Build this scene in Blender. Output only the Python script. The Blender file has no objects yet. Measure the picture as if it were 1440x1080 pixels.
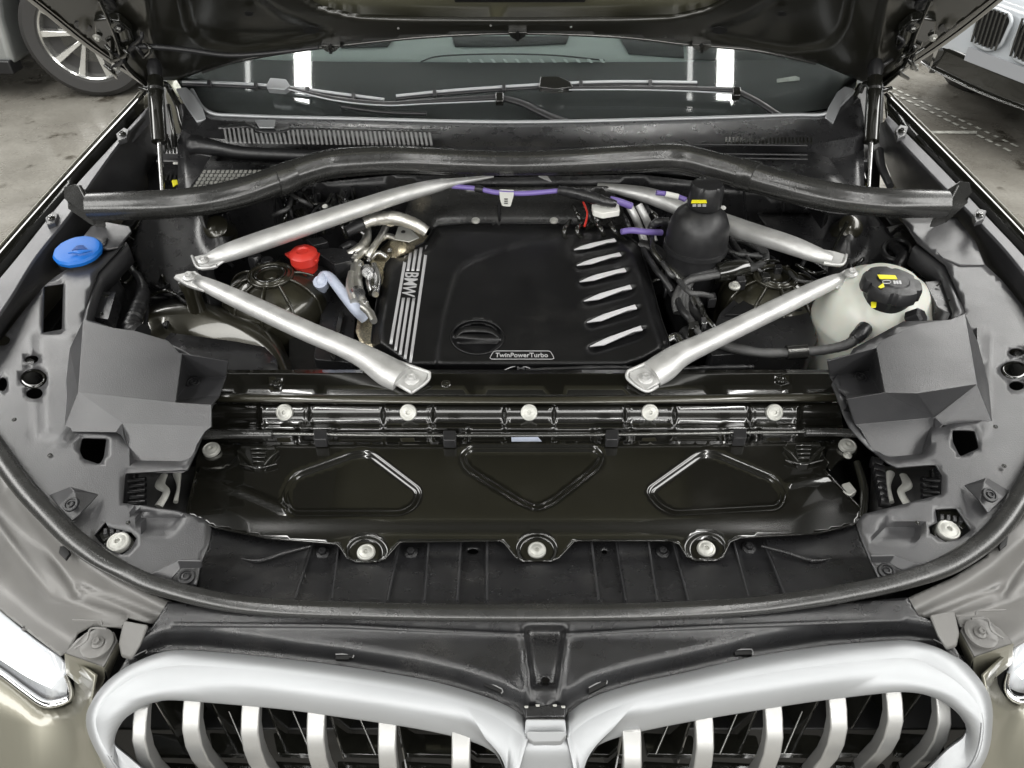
import bpy, bmesh, math, random
import numpy as np
from mathutils import Vector, Matrix
from mathutils.geometry import delaunay_2d_cdt
random.seed(4)
R = math.radians
S = bpy.context.scene
COL = S.collection

# ------------------------------------------------------------------ camera, world, lamps
CAM = Vector((0.0, -0.40, 1.75)); PITCH = R(40); FPX = 1081.0
fwd = Vector((0, math.cos(PITCH), -math.sin(PITCH))); upv = Vector((0, math.sin(PITCH), math.cos(PITCH)))
cd = bpy.data.cameras.new('camera'); cam = bpy.data.objects.new('camera', cd); COL.objects.link(cam)
cam.location = CAM; cam.rotation_euler = (R(90) - PITCH, 0, 0)
cd.sensor_width = 36; cd.lens = FPX / 1440 * 36; cd.clip_end = 200; cd.clip_start = 0.02
S.camera = cam
S.view_settings.view_transform = 'Standard'; S.view_settings.look = 'None'
S.view_settings.exposure = 0.22; S.view_settings.gamma = 1
W = bpy.data.worlds.new("World"); S.world = W; W.use_nodes = True
W.node_tree.nodes['Background'].inputs[0].default_value = (0.95, 1.0, 1.0, 1)
W.node_tree.nodes['Background'].inputs[1].default_value = 0.05
S.cycles.max_bounces = 8; S.cycles.glossy_bounces = 4; S.cycles.transmission_bounces = 6
S.cycles.sample_clamp_indirect = 4.0

def lamp(name, loc, sx, sy, power, rot=(0, 0, 0), col=(1, 0.99, 0.96)):
    l = bpy.data.lights.new(name, 'AREA'); l.shape = 'RECTANGLE'; l.size = sx; l.size_y = sy
    l.energy = power; l.color = col
    o = bpy.data.objects.new(name, l); COL.objects.link(o); o.location = loc; o.rotation_euler = rot
    return o
# ceiling strip lamps of the hall, running front to back on both sides of the car
lamp('strip_lamp', (-1.12, 1.5, 3.6), 0.088, 21.0, 190)
lamp('strip_lamp', (1.14, 1.5, 3.6), 0.088, 21.0, 190)
lamp('strip_lamp', (-1.38, 1.5, 3.5), 0.025, 21.0, 10)
lamp('strip_lamp', (0.93, 1.5, 3.5), 0.025, 21.0, 10)
lamp('strip_lamp', (-3.6, 2.0, 3.6), 1.6, 20.0, 760)
lamp('strip_lamp', (3.6, 2.0, 3.6), 1.6, 20.0, 760)
lamp('front_softbox', (0, -5.5, 2.7), 7.0, 1.6, 160, (R(62), 0, 0))  # broad softbox added ahead of the car for low front light

# ------------------------------------------------------------------ projection helpers (photo measurement -> place on a real plane)
def ray(px, py):
    return fwd + Vector((1, 0, 0)) * ((px - 720) / FPX) - upv * ((py - 540) / FPX)
def P(px, py, z):
    d = ray(px, py); return CAM + d * ((z - CAM.z) / d.z)
def depth(p): return (p - CAM).dot(fwd)
def plane(p0, n):
    p0 = Vector(p0); n = Vector(n).normalized()
    def f(px, py, off=0.0):
        d = ray(px, py); return CAM + d * (((p0 + n * off) - CAM).dot(n) / d.dot(n))
    f.n = n
    return f
def cr(pts, n=6, closed=False):
    """Catmull-Rom through tuples"""
    A = [np.array(p, float) for p in pts]; out = []
    m = len(A)
    for i in range(m if closed else m - 1):
        p0 = A[(i - 1) % m] if closed or i > 0 else A[0]; p1 = A[i]; p2 = A[(i + 1) % m]
        p3 = A[(i + 2) % m] if closed or i + 2 < m else A[-1]
        for k in range(n):
            t = k / n
            out.append(tuple(0.5 * ((2 * p1) + (p2 - p0) * t + (2 * p0 - 5 * p1 + 4 * p2 - p3) * t * t + (3 * p1 - p0 - 3 * p2 + p3) * t ** 3)))
    if not closed: out.append(tuple(A[-1]))
    return out
def rounded(poly, r, n=4):
    out = []; m = len(poly)
    for i in range(m):
        a = np.array(poly[i - 1][:2], float); b = np.array(poly[i][:2], float); c = np.array(poly[(i + 1) % m][:2], float)
        u = (a - b); v = (c - b); lu = np.linalg.norm(u); lv = np.linalg.norm(v); rr = min(r, lu * .45, lv * .45)
        s = b + u / lu * rr; e = b + v / lv * rr
        for k in range(n + 1):
            t = k / n; q = (1 - t) ** 2 * s + 2 * t * (1 - t) * b + t * t * e; out.append((q[0], q[1]))
    return out
def ell(cx, cy, rx, ry, n=20): return [(cx + rx * math.cos(2 * math.pi * k / n), cy + ry * math.sin(2 * math.pi * k / n)) for k in range(n)]
def sdp(X, Y, poly):
    X = np.asarray(X, float); Y = np.asarray(Y, float)
    d = np.full(X.shape, 1e18); s = np.ones(X.shape); n = len(poly); j = n - 1
    for i in range(n):
        xi, yi = poly[i][:2]; xj, yj = poly[j][:2]
        ex, ey = xj - xi, yj - yi; wx, wy = X - xi, Y - yi
        t = np.clip((wx * ex + wy * ey) / (ex * ex + ey * ey + 1e-12), 0, 1)
        d = np.minimum(d, (wx - ex * t) ** 2 + (wy - ey * t) ** 2)
        c1 = Y >= yi; c2 = Y < yj; c3 = ex * wy > ey * wx
        s = np.where((c1 & c2 & c3) | (~c1 & ~c2 & ~c3), -s, s); j = i
    return s * np.sqrt(d)
def sdl(X, Y, line):
    d = np.full(np.shape(X), 1e18)
    for (xi, yi), (xj, yj) in zip(line[:-1], line[1:]):
        ex, ey = xj - xi, yj - yi; wx, wy = X - xi, Y - yi
        t = np.clip((wx * ex + wy * ey) / (ex * ex + ey * ey + 1e-12), 0, 1)
        d = np.minimum(d, (wx - ex * t) ** 2 + (wy - ey * t) ** 2)
    return np.sqrt(d)
def ss(a, b, x):
    t = np.clip((np.asarray(x, float) - a) / (b - a), 0, 1); return t * t * (3 - 2 * t)
def lerpf(x0, v0, x1, v1, x): return v0 + (v1 - v0) * (x - x0) / (x1 - x0)

# ------------------------------------------------------------------ materials
def mat(name, col, rough=.5, metal=0, coat=0, spec=.5, noise=0, nscale=300, bump=0, bscale=900, var=0, vscale=8, emis=0, trans=0, coatr=.05, detail=4, rvar=0, ior=None, alpha=1, dust=0):
    m = bpy.data.materials.new(name); m.use_nodes = True; nt = m.node_tree; b = nt.nodes['Principled BSDF']
    b.inputs['Base Color'].default_value = (*col, 1); b.inputs['Roughness'].default_value = rough; b.inputs['Metallic'].default_value = metal
    b.inputs['Coat Weight'].default_value = coat; b.inputs['Coat Roughness'].default_value = coatr
    b.inputs['Specular IOR Level'].default_value = spec; b.inputs['Transmission Weight'].default_value = trans
    if ior: b.inputs['IOR'].default_value = ior
    if emis: b.inputs['Emission Color'].default_value = (1, 1, 1, 1); b.inputs['Emission Strength'].default_value = emis
    tc = nt.nodes.new('ShaderNodeTexCoord')
    geo = nt.nodes.new('ShaderNodeNewGeometry')
    def noi(scale, det=4):
        n = nt.nodes.new('ShaderNodeTexNoise'); n.inputs['Scale'].default_value = scale; n.inputs['Detail'].default_value = det
        nt.links.new(geo.outputs['Position'], n.inputs['Vector']); return n
    if bump:
        n = noi(bscale, 2); bp = nt.nodes.new('ShaderNodeBump'); bp.inputs['Strength'].default_value = bump; bp.inputs['Distance'].default_value = .001
        nt.links.new(n.outputs['Fac'], bp.inputs['Height']); nt.links.new(bp.outputs['Normal'], b.inputs['Normal'])
    if var:
        n = noi(vscale, detail); mr = nt.nodes.new('ShaderNodeMapRange'); mr.inputs['From Min'].default_value = .3; mr.inputs['From Max'].default_value = .7
        mr.inputs['To Min'].default_value = 1 - var; mr.inputs['To Max'].default_value = 1 + var
        nt.links.new(n.outputs['Fac'], mr.inputs['Value'])
        mx = nt.nodes.new('ShaderNodeVectorMath'); mx.operation = 'SCALE'; mx.inputs[0].default_value = col
        nt.links.new(mr.outputs['Result'], mx.inputs['Scale']); nt.links.new(mx.outputs['Vector'], b.inputs['Base Color'])
    if rvar:
        n = noi(vscale * 2.3, 6); mr = nt.nodes.new('ShaderNodeMapRange'); mr.inputs['From Min'].default_value = .3; mr.inputs['From Max'].default_value = .7
        mr.inputs['To Min'].default_value = max(.02, rough - rvar); mr.inputs['To Max'].default_value = rough + rvar
        nt.links.new(n.outputs['Fac'], mr.inputs['Value']); nt.links.new(mr.outputs['Result'], b.inputs['Roughness'])
    if dust:
        n = noi(900, 3); n2 = noi(12, 4); mu = nt.nodes.new('ShaderNodeMath'); mu.operation = 'MULTIPLY'
        nt.links.new(n.outputs['Fac'], mu.inputs[0]); nt.links.new(n2.outputs['Fac'], mu.inputs[1])
        mr = nt.nodes.new('ShaderNodeMapRange'); mr.inputs['From Min'].default_value = .32; mr.inputs['From Max'].default_value = .42; mr.inputs['To Max'].default_value = dust
        nt.links.new(mu.outputs[0], mr.inputs['Value'])
        mx = nt.nodes.new('ShaderNodeMix'); mx.data_type = 'RGBA'; mx.inputs[7].default_value = (.28, .27, .25, 1); nt.links.new(mr.outputs[0], mx.inputs[0])
        old = b.inputs['Base Color'].links
        if old: nt.links.new(old[0].from_socket, mx.inputs[6])
        else: mx.inputs[6].default_value = (*col, 1)
        nt.links.new(mx.outputs[2], b.inputs['Base Color'])
    return m
M = {}
M['rail'] = mat('rail_plastic', (.12, .12, .127), .36, spec=.7, bump=.2, bscale=800, var=.15, vscale=12)
M['slatp'] = mat('grey_slat_plastic', (.22, .22, .22), .5)
M['trim'] = mat('grained_plastic', (.034, .034, .036), .34, spec=.8, bump=.28, bscale=800, var=.22, vscale=7, rvar=.06, dust=.12)
M['trimd'] = mat('dark_plastic', (.015, .015, .016), .30, spec=.7, bump=.25, bscale=800, var=.2, vscale=18, rvar=.07, dust=.12)
M['cover'] = mat('soft_black_cover', (.006, .006, .0066), .37, spec=.42, bump=.15, bscale=1200, rvar=.04, vscale=9, dust=.06)
M['gloss'] = mat('gloss_black_paint', (.010, .010, .008), .14, coat=1, var=.15, vscale=6, coatr=.06)
M['bay'] = mat('engine_bay_paint', (.030, .028, .019), .28, metal=.4, coat=.7, bump=.04, bscale=200, var=.2, vscale=10)
M['baydark'] = mat('radiator_cover_paint', (.0062, .006, .0046), .2, metal=.1, coat=1, var=.12, vscale=5, coatr=.05, dust=.05)
M['paint'] = mat('olive_metallic_paint', (.215, .207, .165), .36, metal=.5, coat=.8, var=.04, vscale=3, coatr=.08)
M['rubber'] = mat('seal_rubber', (.024, .024, .023), .26, spec=.8, bump=.10, bscale=300, var=.12, vscale=25, rvar=.04, dust=.05)
M['hose'] = mat('black_rubber_hose', (.014, .014, .015), .4, bump=.2, bscale=700, rvar=.08, vscale=30)
M['alu'] = mat('cast_aluminium', (.56, .56, .55), .48, metal=.6, bump=.35, bscale=300, var=.14, vscale=25, rvar=.1, dust=.2)
M['satin'] = mat('satin_silver_trim', (.38, .39, .40), .5, metal=.7, coat=.08, coatr=.3, var=.03, vscale=10)
M['slat'] = mat('satin_slat', (.44, .44, .43), .42, metal=.7, coat=.08, var=.03)
M['bolt'] = mat('zinc_bolt', (.44, .44, .41), .42, metal=.5, bump=.3, bscale=800, var=.15, vscale=60)
M['steel'] = mat('steel', (.5, .5, .5), .25, metal=1)
M['dsteel'] = mat('dark_steel', (.12, .12, .115), .24, metal=.9)
M['foil'] = mat('crinkled_foil', (.66, .65, .61), .42, metal=1, bump=1, bscale=130)
M['heat'] = mat('embossed_heat_shield', (.60, .54, .40), .35, metal=1, bump=1, bscale=420, var=.4, vscale=260)
M['blue'] = mat('blue_cap_plastic', (.004, .12, .46), .45, spec=.4, bump=.1, dust=.1)
M['red'] = mat('red_cap_plastic', (.50, .028, .018), .45, bump=.1, dust=.1)
M['violet'] = mat('violet_cable', (.17, .125, .36), .42)
M['tank'] = mat('translucent_tank', (.62, .63, .57), .3, var=.10, vscale=8)
M['tank'].node_tree.nodes['Principled BSDF'].inputs['Subsurface Weight'].default_value = .15
M['tank'].node_tree.nodes['Principled BSDF'].inputs['Subsurface Scale'].default_value = .02
M['pale'] = mat('pale_hose', (.42, .46, .56), .35, var=.08, vscale=30)
M['white'] = mat('white_label', (.7, .7, .66), .5)
M['yellow'] = mat('yellow_mark', (.75, .68, .02), .5)
M['print'] = mat('silver_print', (.50, .50, .51), .4, metal=.3)
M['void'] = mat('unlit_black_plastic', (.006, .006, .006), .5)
M['clutter'] = mat('black_component', (.016, .016, .017), .32, bump=.2, bscale=500, rvar=.1, vscale=20)
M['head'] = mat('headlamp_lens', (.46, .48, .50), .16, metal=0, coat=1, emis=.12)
M['drl'] = mat('lit_light_bar', (.8, .8, .8), .3, emis=2.2)
M['chrome'] = mat('chrome', (.75, .75, .75), .12, metal=1)
M['wing'] = mat('grey_primer_panel', (.125, .122, .116), .45, metal=.1, coat=.1, bump=.05, var=.14, vscale=9, rvar=.08)
M['hoodskin'] = mat('hood_skin_paint', (.21, .205, .135), .34, metal=.5, coat=.7, var=.1, vscale=6)
M['silvercar'] = mat('silver_grey_paint', (.33, .345, .34), .3, metal=.5, coat=1)
M['whitecar'] = mat('white_car_paint', (.42, .445, .47), .25, coat=1)
M['tyre'] = mat('tyre_rubber', (.035, .034, .033), .6, bump=.3, bscale=200)
M['rim'] = mat('machined_rim', (.7, .7, .68), .2, metal=.9)
M['dash'] = mat('dashboard', (.045, .047, .047), .6, bump=.3, bscale=600)
M['dashpale'] = mat('pale_cabin_trim', (.40, .45, .43), .6)

def floor_mat():
    m = mat('worn_concrete', (.2, .19, .17), .3); nt = m.node_tree; b = nt.nodes['Principled BSDF']
    geo = nt.nodes.new('ShaderNodeNewGeometry')
    def N(sc, det, rough=.6):
        n = nt.nodes.new('ShaderNodeTexNoise'); n.inputs['Scale'].default_value = sc; n.inputs['Detail'].default_value = det; n.inputs['Roughness'].default_value = rough
        nt.links.new(geo.outputs['Position'], n.inputs['Vector']); return n
    a = N(.9, 8, .65); r = nt.nodes.new('ShaderNodeValToRGB')
    e = r.color_ramp.elements; e[0].position = .3; e[0].color = (.12, .112, .098, 1); e[1].position = .7; e[1].color = (.27, .26, .235, 1)
    nt.links.new(a.outputs['Fac'], r.inputs[0])
    c = N(4.5, 6, .6); r2 = nt.nodes.new('ShaderNodeValToRGB'); e = r2.color_ramp.elements; e[0].position = .34; e[0].color = (.35, .33, .3, 1); e[1].position = .42; e[1].color = (1, 1, 1, 1)
    nt.links.new(c.outputs['Fac'], r2.inputs[0])
    mx = nt.nodes.new('ShaderNodeMix'); mx.data_type = 'RGBA'; mx.blend_type = 'MULTIPLY'; mx.inputs[0].default_value = 1
    nt.links.new(r.outputs[0], mx.inputs[6]); nt.links.new(r2.outputs[0], mx.inputs[7]); nt.links.new(mx.outputs[2], b.inputs['Base Color'])
    g = N(70, 6, .7); r3 = nt.nodes.new('ShaderNodeValToRGB'); e = r3.color_ramp.elements; e[0].position = .3; e[0].color = (.72, .71, .7, 1); e[1].position = .62; e[1].color = (1.1, 1.1, 1.08, 1)
    nt.links.new(g.outputs['Fac'], r3.inputs[0]); m3 = nt.nodes.new('ShaderNodeMix'); m3.data_type = 'RGBA'; m3.blend_type = 'MULTIPLY'; m3.inputs[0].default_value = 1
    nt.links.new(mx.outputs[2], m3.inputs[6]); nt.links.new(r3.outputs[0], m3.inputs[7]); nt.links.new(m3.outputs[2], b.inputs['Base Color'])
    d = N(2.2, 7, .7); mr = nt.nodes.new('ShaderNodeMapRange'); mr.inputs['From Min'].default_value = .35; mr.inputs['From Max'].default_value = .65; mr.inputs['To Min'].default_value = .12; mr.inputs['To Max'].default_value = .5
    nt.links.new(d.outputs['Fac'], mr.inputs['Value']); nt.links.new(mr.outputs[0], b.inputs['Roughness'])
    return m
M['floor'] = floor_mat()

# ------------------------------------------------------------------ mesh builders
def wloc(o):
    v = Vector((0, 0, 0))
    while o: v += o.location; o = o.parent
    return v
def link(o, parent):
    COL.objects.link(o)
    if parent is not None: o.parent = parent
def mk(name, V, F, m, parent=None, smooth=35, thick=0, bevel=0, bseg=2, label=None, off=-1, up=False, sub=0, closed=False):
    V = [Vector(v) for v in V]
    c = Vector((0, 0, 0))
    for v in V: c += v
    c /= len(V)
    me = bpy.data.meshes.new(name); me.from_pydata([v - c for v in V], [], F)
    bm = bmesh.new(); bm.from_mesh(me)
    if closed: bmesh.ops.recalc_face_normals(bm, faces=bm.faces)
    if up:
        bmesh.ops.recalc_face_normals(bm, faces=bm.faces)
        if sum(f.normal.dot((CAM - c - f.calc_center_median())) * f.calc_area() for f in bm.faces) < 0: bmesh.ops.reverse_faces(bm, faces=bm.faces)
    bm.to_mesh(me); bm.free()
    me.materials.append(m)
    if smooth:
        me.polygons.foreach_set('use_smooth', [True] * len(me.polygons))
        if not thick: me.set_sharp_from_angle(angle=R(smooth))
        elif smooth < 180: me.set_sharp_from_angle(angle=R(smooth))
    o = bpy.data.objects.new(name, me); link(o, parent); o.location = c - wloc(parent)
    if sub:
        s = o.modifiers.new('sub', 'SUBSURF'); s.levels = s.render_levels = sub
    if thick:
        s = o.modifiers.new('solid', 'SOLIDIFY'); s.thickness = thick; s.offset = off; s.use_even_offset = False
    if bevel:
        b = o.modifiers.new('bev', 'BEVEL'); b.width = bevel; b.segments = bseg; b.limit_method = 'ANGLE'; b.angle_limit = R(30); b.use_clamp_overlap = True
    if label: o['label'] = label
    return o
def dens(poly, step):
    out = []; m = len(poly)
    for i in range(m):
        a = poly[i]; b = poly[(i + 1) % m]; L = math.hypot(b[0] - a[0], b[1] - a[1]); n = max(1, int(L / step))
        for k in range(n): t = k / n; out.append((a[0] + (b[0] - a[0]) * t, a[1] + (b[1] - a[1]) * t))
    return out
def feat(line, offs, closed=False, step=3.0):
    pts = dens(line, step) if closed else resamp([(p[0], p[1]) for p in line], max(2, int(sum(math.dist(a[:2], b[:2]) for a, b in zip(line[:-1], line[1:])) / step)))
    out = []; n = len(pts)
    for o in offs:
        q = []
        for i in range(n):
            a = pts[(i - 1) % n] if closed or i else pts[0]; b = pts[(i + 1) % n] if closed or i + 1 < n else pts[-1]
            tx, ty = b[0] - a[0], b[1] - a[1]; L = math.hypot(tx, ty) or 1
            q.append((pts[i][0] + ty / L * o, pts[i][1] - tx / L * o))
        if closed: q.append(q[0])
        out.append(q)
    return out
def sheet(name, outline, zf, m, parent, holes=(), step=10, thick=.003, proj=P, smooth=40, bevel=0, label=None, lines=()):
    """panel whose outline is measured in the photo and whose surface height is zf(px, py)"""
    if not callable(zf):
        z0 = zf; zf = lambda X, Y: np.full(np.shape(X), z0)
    ol = dens(outline, step); hs = [dens(h, step * .8) for h in holes]
    xs = [p[0] for p in ol]; ys = [p[1] for p in ol]
    gx, gy = np.meshgrid(np.arange(min(xs) + step * .5, max(xs), step), np.arange(min(ys) + step * .5, max(ys), step)); gx = gx.ravel(); gy = gy.ravel()
    keep = sdp(gx, gy, ol) < -step * .45
    for h in hs: keep &= sdp(gx, gy, h) > step * .45
    for l in lines: keep &= sdl(gx, gy, l) > step * .5
    pts = list(ol); edges = [(i, (i + 1) % len(ol)) for i in range(len(ol))]
    for h in hs:
        b = len(pts); pts += h; edges += [(b + i, b + (i + 1) % len(h)) for i in range(len(h))]
    for l in lines:
        l = [(p[0], p[1]) for p in l]; A_ = np.array(l); ins = sdp(A_[:, 0], A_[:, 1], ol) < -1.0
        for h in hs: ins &= sdp(A_[:, 0], A_[:, 1], h) > 1.0
        prev = None
        for p, k in zip(l, ins):
            if not k: prev = None; continue
            pts.append(p)
            if prev is not None: edges.append((prev, len(pts) - 1))
            prev = len(pts) - 1
    pts += list(zip(gx[keep], gy[keep]))
    r = delaunay_2d_cdt([Vector((float(p[0]), float(p[1]))) for p in pts], edges, [], 0, 1e-4)
    VV = np.array([(v.x, v.y) for v in r[0]]); F = [tuple(f) for f in r[2]]
    cx = np.array([VV[list(f)].mean(0) for f in F]); kk = sdp(cx[:, 0], cx[:, 1], ol) < 0
    for h in hs: kk &= sdp(cx[:, 0], cx[:, 1], h) > 0
    F = [f for f, k in zip(F, kk) if k]
    Z = zf(VV[:, 0], VV[:, 1])
    V = [proj(float(a), float(b), float(z)) for (a, b), z in zip(VV, Z)]
    return mk(name, V, F, m, parent, smooth=smooth, thick=thick, up=True, bevel=bevel, label=label)
def facets(name, verts, faces, m, parent, thick=.003, bevel=.002, bseg=2, label=None, proj=P, smooth=25, sub=0):
    keys = list(verts); V = [verts[k] if isinstance(verts[k], Vector) else proj(*verts[k]) for k in keys]; ix = {k: i for i, k in enumerate(keys)}
    F = [tuple(ix[k] for k in (f if not isinstance(f, str) else f.split())) for f in faces]
    o = mk(name, V, F, m, parent, smooth=180, thick=thick, bevel=bevel, bseg=bseg, up=True, label=label, sub=sub)
    if bevel: b = o.modifiers['bev']; b.angle_limit = R(5); b.harden_normals = True
    return o
def resamp(line, n):
    A = np.array(line, float); d = np.r_[0, np.cumsum(np.linalg.norm(np.diff(A[:, :2], axis=0), axis=1))]; t = np.linspace(0, d[-1], n)
    return [tuple(np.interp(t, d, A[:, k]) for k in range(A.shape[1])) for t in t]
def loft(name, lines, m, parent, n=40, proj=P, smoothp=True, thick=.003, smooth=40, bevel=0, label=None, sub=0, raw=False):
    L = []
    for l in lines:
        if raw: L.append([Vector(q) for q in resamp3(l, n)])
        else:
            q = cr(l, 6) if smoothp and len(l) > 2 else l
            L.append([proj(*p) for p in resamp(q, n)])
    V = [v for l in L for v in l]
    F = [(i * n + k, i * n + k + 1, (i + 1) * n + k + 1, (i + 1) * n + k) for i in range(len(L) - 1) for k in range(n - 1)]
    return mk(name, V, F, m, parent, smooth=smooth, thick=thick, up=True, bevel=bevel, label=label, sub=sub)
def resamp3(line, n):
    A = np.array([tuple(p) for p in line], float); d = np.r_[0, np.cumsum(np.linalg.norm(np.diff(A, axis=0), axis=1))]; t = np.linspace(0, d[-1], n)
    return [tuple(np.interp(x, d, A[:, k]) for k in range(3)) for x in t]
def tube(name, pts, m, parent, seg=14, n=5, mod=None, flat=1.0, label=None, prof=None, world=False, smooth=50, proj=P):
    """pts: (px, py, z, radius in photo pixels); world=True: (x,y,z,r)"""
    C = []
    for p in pts:
        if world: C.append((p[0], p[1], p[2], p[3]))
        else:
            w = proj(p[0], p[1], p[2]); C.append((w.x, w.y, w.z, p[3] * depth(w) / FPX))
    C = cr(C, n) if len(C) > 2 else resamp3d(C, max(2, n))
    return sweep(name, C, m, parent, seg, mod, flat, label, prof, smooth)
def resamp3d(C, n): a = np.array(C[0]); b = np.array(C[-1]); return [tuple(a + (b - a) * t) for t in np.linspace(0, 1, n)]
def sweep(name, C, m, parent, seg=14, mod=None, flat=1.0, label=None, prof=None, smooth=50):
    V = []; F = []; N = len(C); pos = [Vector(c[:3]) for c in C]
    t0 = (pos[1] - pos[0]).normalized(); up = Vector((0, 0, 1)); 
    s = t0.cross(up); s = s.normalized() if s.length > 1e-3 else Vector((1, 0, 0))
    dist = 0
    for i in range(N):
        t = (pos[min(i + 1, N - 1)] - pos[max(i - 1, 0)]).normalized()
        s = (s - t * s.dot(t)).normalized(); u = s.cross(t)
        if i: dist += (pos[i] - pos[i - 1]).length
        r = C[i][3] * (mod(dist, i) if mod else 1)
        for k in range(seg):
            a = 2 * math.pi * k / seg; q = prof(a) if prof else (math.cos(a), math.sin(a) * flat)
            V.append(pos[i] + s * (q[0] * r) + u * (q[1] * r))
    for i in range(N - 1):
        for k in range(seg):
            k2 = (k + 1) % seg; F.append((i * seg + k, i * seg + k2, (i + 1) * seg + k2, (i + 1) * seg + k))
    F.append(tuple(range(seg))[::-1]); F.append(tuple((N - 1) * seg + k for k in range(seg)))
    return mk(name, V, F, m, parent, smooth=smooth, label=label, closed=True)
def frame(n):
    n = Vector(n).normalized(); a = Vector((1, 0, 0)) if abs(n.x) < .8 else Vector((0, 1, 0)); x = (a - n * a.dot(n)).normalized(); return x, n.cross(x), n
def lathe(name, prof, c, n, m, parent, seg=28, rmod=None, label=None, smooth=35):
    """prof: (r, h) in metres along axis n at c"""
    x, y, n = frame(n); V = []; F = []
    for (r, h) in prof:
        for k in range(seg):
            a = 2 * math.pi * k / seg; rr = r * (rmod(a, h) if rmod else 1)
            V.append(Vector(c) + x * (rr * math.cos(a)) + y * (rr * math.sin(a)) + n * h)
    for i in range(len(prof) - 1):
        for k in range(seg): k2 = (k + 1) % seg; F.append((i * seg + k, i * seg + k2, (i + 1) * seg + k2, (i + 1) * seg + k))
    F.append(tuple(range(seg))[::-1]); F.append(tuple((len(prof) - 1) * seg + k for k in range(seg)))
    return mk(name, V, F, m, parent, smooth=smooth, closed=True, label=label)
BOLT = {}
def bolt(px, py, z, rpx, m, parent, n=(0, -.15, 1), kind='button', proj=P, name='bolt'):
    p = proj(px, py, z); r = rpx * depth(p) / FPX
    key = (kind, m.name, name)
    if key not in BOLT:
        if kind == 'button':
            prof = [(1, -.25), (1, .1), (.93, .22), (.80, .26), (.72, .22), (.62, .25), (.42, .34), (.30, .36), (.24, .34), (.2, .12), (.01, .12)]; seg = 28; f = None
        elif kind == 'hex':
            prof = [(1, -.2), (1, .08), (.9, .16), (.66, .2), (.62, .24), (.60, .62), (.52, .72), (.3, .72), (.26, .6), (.01, .58)]; seg = 24
            f = lambda a, h: 1.0 if h < .22 else (math.cos(R(30)) / math.cos(((a % R(60)) - R(30))))
        else:  # clip: dark push rivet
            prof = [(1, -.2), (1, .12), (.9, .2), (.72, .2), (.66, .05), (.5, .05), (.46, .26), (.3, .3), (.26, .12), (.01, .1)]; seg = 24; f = None
        o = lathe(name, prof, (0, 0, 0), (0, 0, 1), m, None, seg, f); me = o.data
        zc = o.location.copy(); me.transform(Matrix.Translation(zc)); bpy.data.objects.remove(o)
        BOLT[key] = me
    o = bpy.data.objects.new(name, BOLT[key]); link(o, parent); o.location = p - wloc(parent)
    x, y, nn = frame(n); o.rotation_mode = 'QUATERNION'
    o.rotation_quaternion = Matrix((x, y, nn)).transposed().to_quaternion() @ Matrix.Rotation(random.uniform(0, 6), 3, 'Z').to_quaternion()
    o.scale = (r, r, r)
    return o
def boxm(name, c, s, m, parent, rot=None, bevel=.002, label=None, taper=1.0):
    V = []
    for z in (-1, 1):
        for y in (-1, 1):
            for x in (-1, 1):
                k = taper if z > 0 else 1
                v = Vector((x * s[0] / 2 * k, y * s[1] / 2 * k, z * s[2] / 2))
                if rot is not None: v = rot @ v
                V.append(Vector(c) + v)
    F = [(0, 2, 3, 1), (4, 5, 7, 6), (0, 1, 5, 4), (2, 6, 7, 3), (0, 4, 6, 2), (1, 3, 7, 5)]
    return mk(name, V, F, m, parent, smooth=30, bevel=bevel, closed=True, label=label)
def prism(name, poly, z, h, m, parent, bevel=.0015, proj=P, label=None, r=0):
    """solid block: top face outline in the photo at height z (number or per-vertex), going straight down by h"""
    if r: poly = rounded(poly, r, 3)
    zz = [p[2] if len(p) > 2 else z for p in poly]
    top = [proj(p[0], p[1], q) for p, q in zip(poly, zz)]
    dn = Vector((0, 0, -h)) if proj is P else -proj.n * h
    V = top + [v + dn for v in top]; n = len(poly)
    F = [tuple(range(n)), tuple(range(2 * n - 1, n - 1, -1))] + [(i, (i + 1) % n, n + (i + 1) % n, n + i) for i in range(n)]
    return mk(name, V, F, m, parent, smooth=30, bevel=bevel, closed=True, label=label)
def text_on(name, s, quad, z, m, parent, proj=P, thick=.0006):
    """lettering on a surface; quad: bottom-left, bottom-right, top-right, top-left in the photo"""
    c = bpy.data.curves.new('t', 'FONT'); c.body = s; c.size = 1; c.offset = .012; c.resolution_u = 3
    o = bpy.data.objects.new('t', c); COL.objects.link(o)
    dg = bpy.context.evaluated_depsgraph_get(); me = bpy.data.meshes.new_from_object(o.evaluated_get(dg))
    V = [v.co.copy() for v in me.vertices]; F = [tuple(p.vertices) for p in me.polygons]
    bpy.data.objects.remove(o)
    x0 = min(v.x for v in V); x1 = max(v.x for v in V); y0 = min(v.y for v in V); y1 = max(v.y for v in V)
    q = [np.array(k, float) for k in quad]; out = []
    for v in V:
        a = (v.x - x0) / (x1 - x0); b = (v.y - y0) / (y1 - y0)
        p = (1 - b) * ((1 - a) * q[0] + a * q[1]) + b * ((1 - a) * q[3] + a * q[2])
        zz = z(p[0], p[1]) if callable(z) else z
        out.append(proj(p[0], p[1], float(zz)))
    return mk(name, out, F, m, parent, smooth=0, thick=thick, up=True, off=1)
def thing(name, loc, label, cat, group=None):
    o = bpy.data.objects.new(name, None); COL.objects.link(o); o.location = loc; o['label'] = label; o['category'] = cat
    if group: o['group'] = group
    return o

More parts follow.
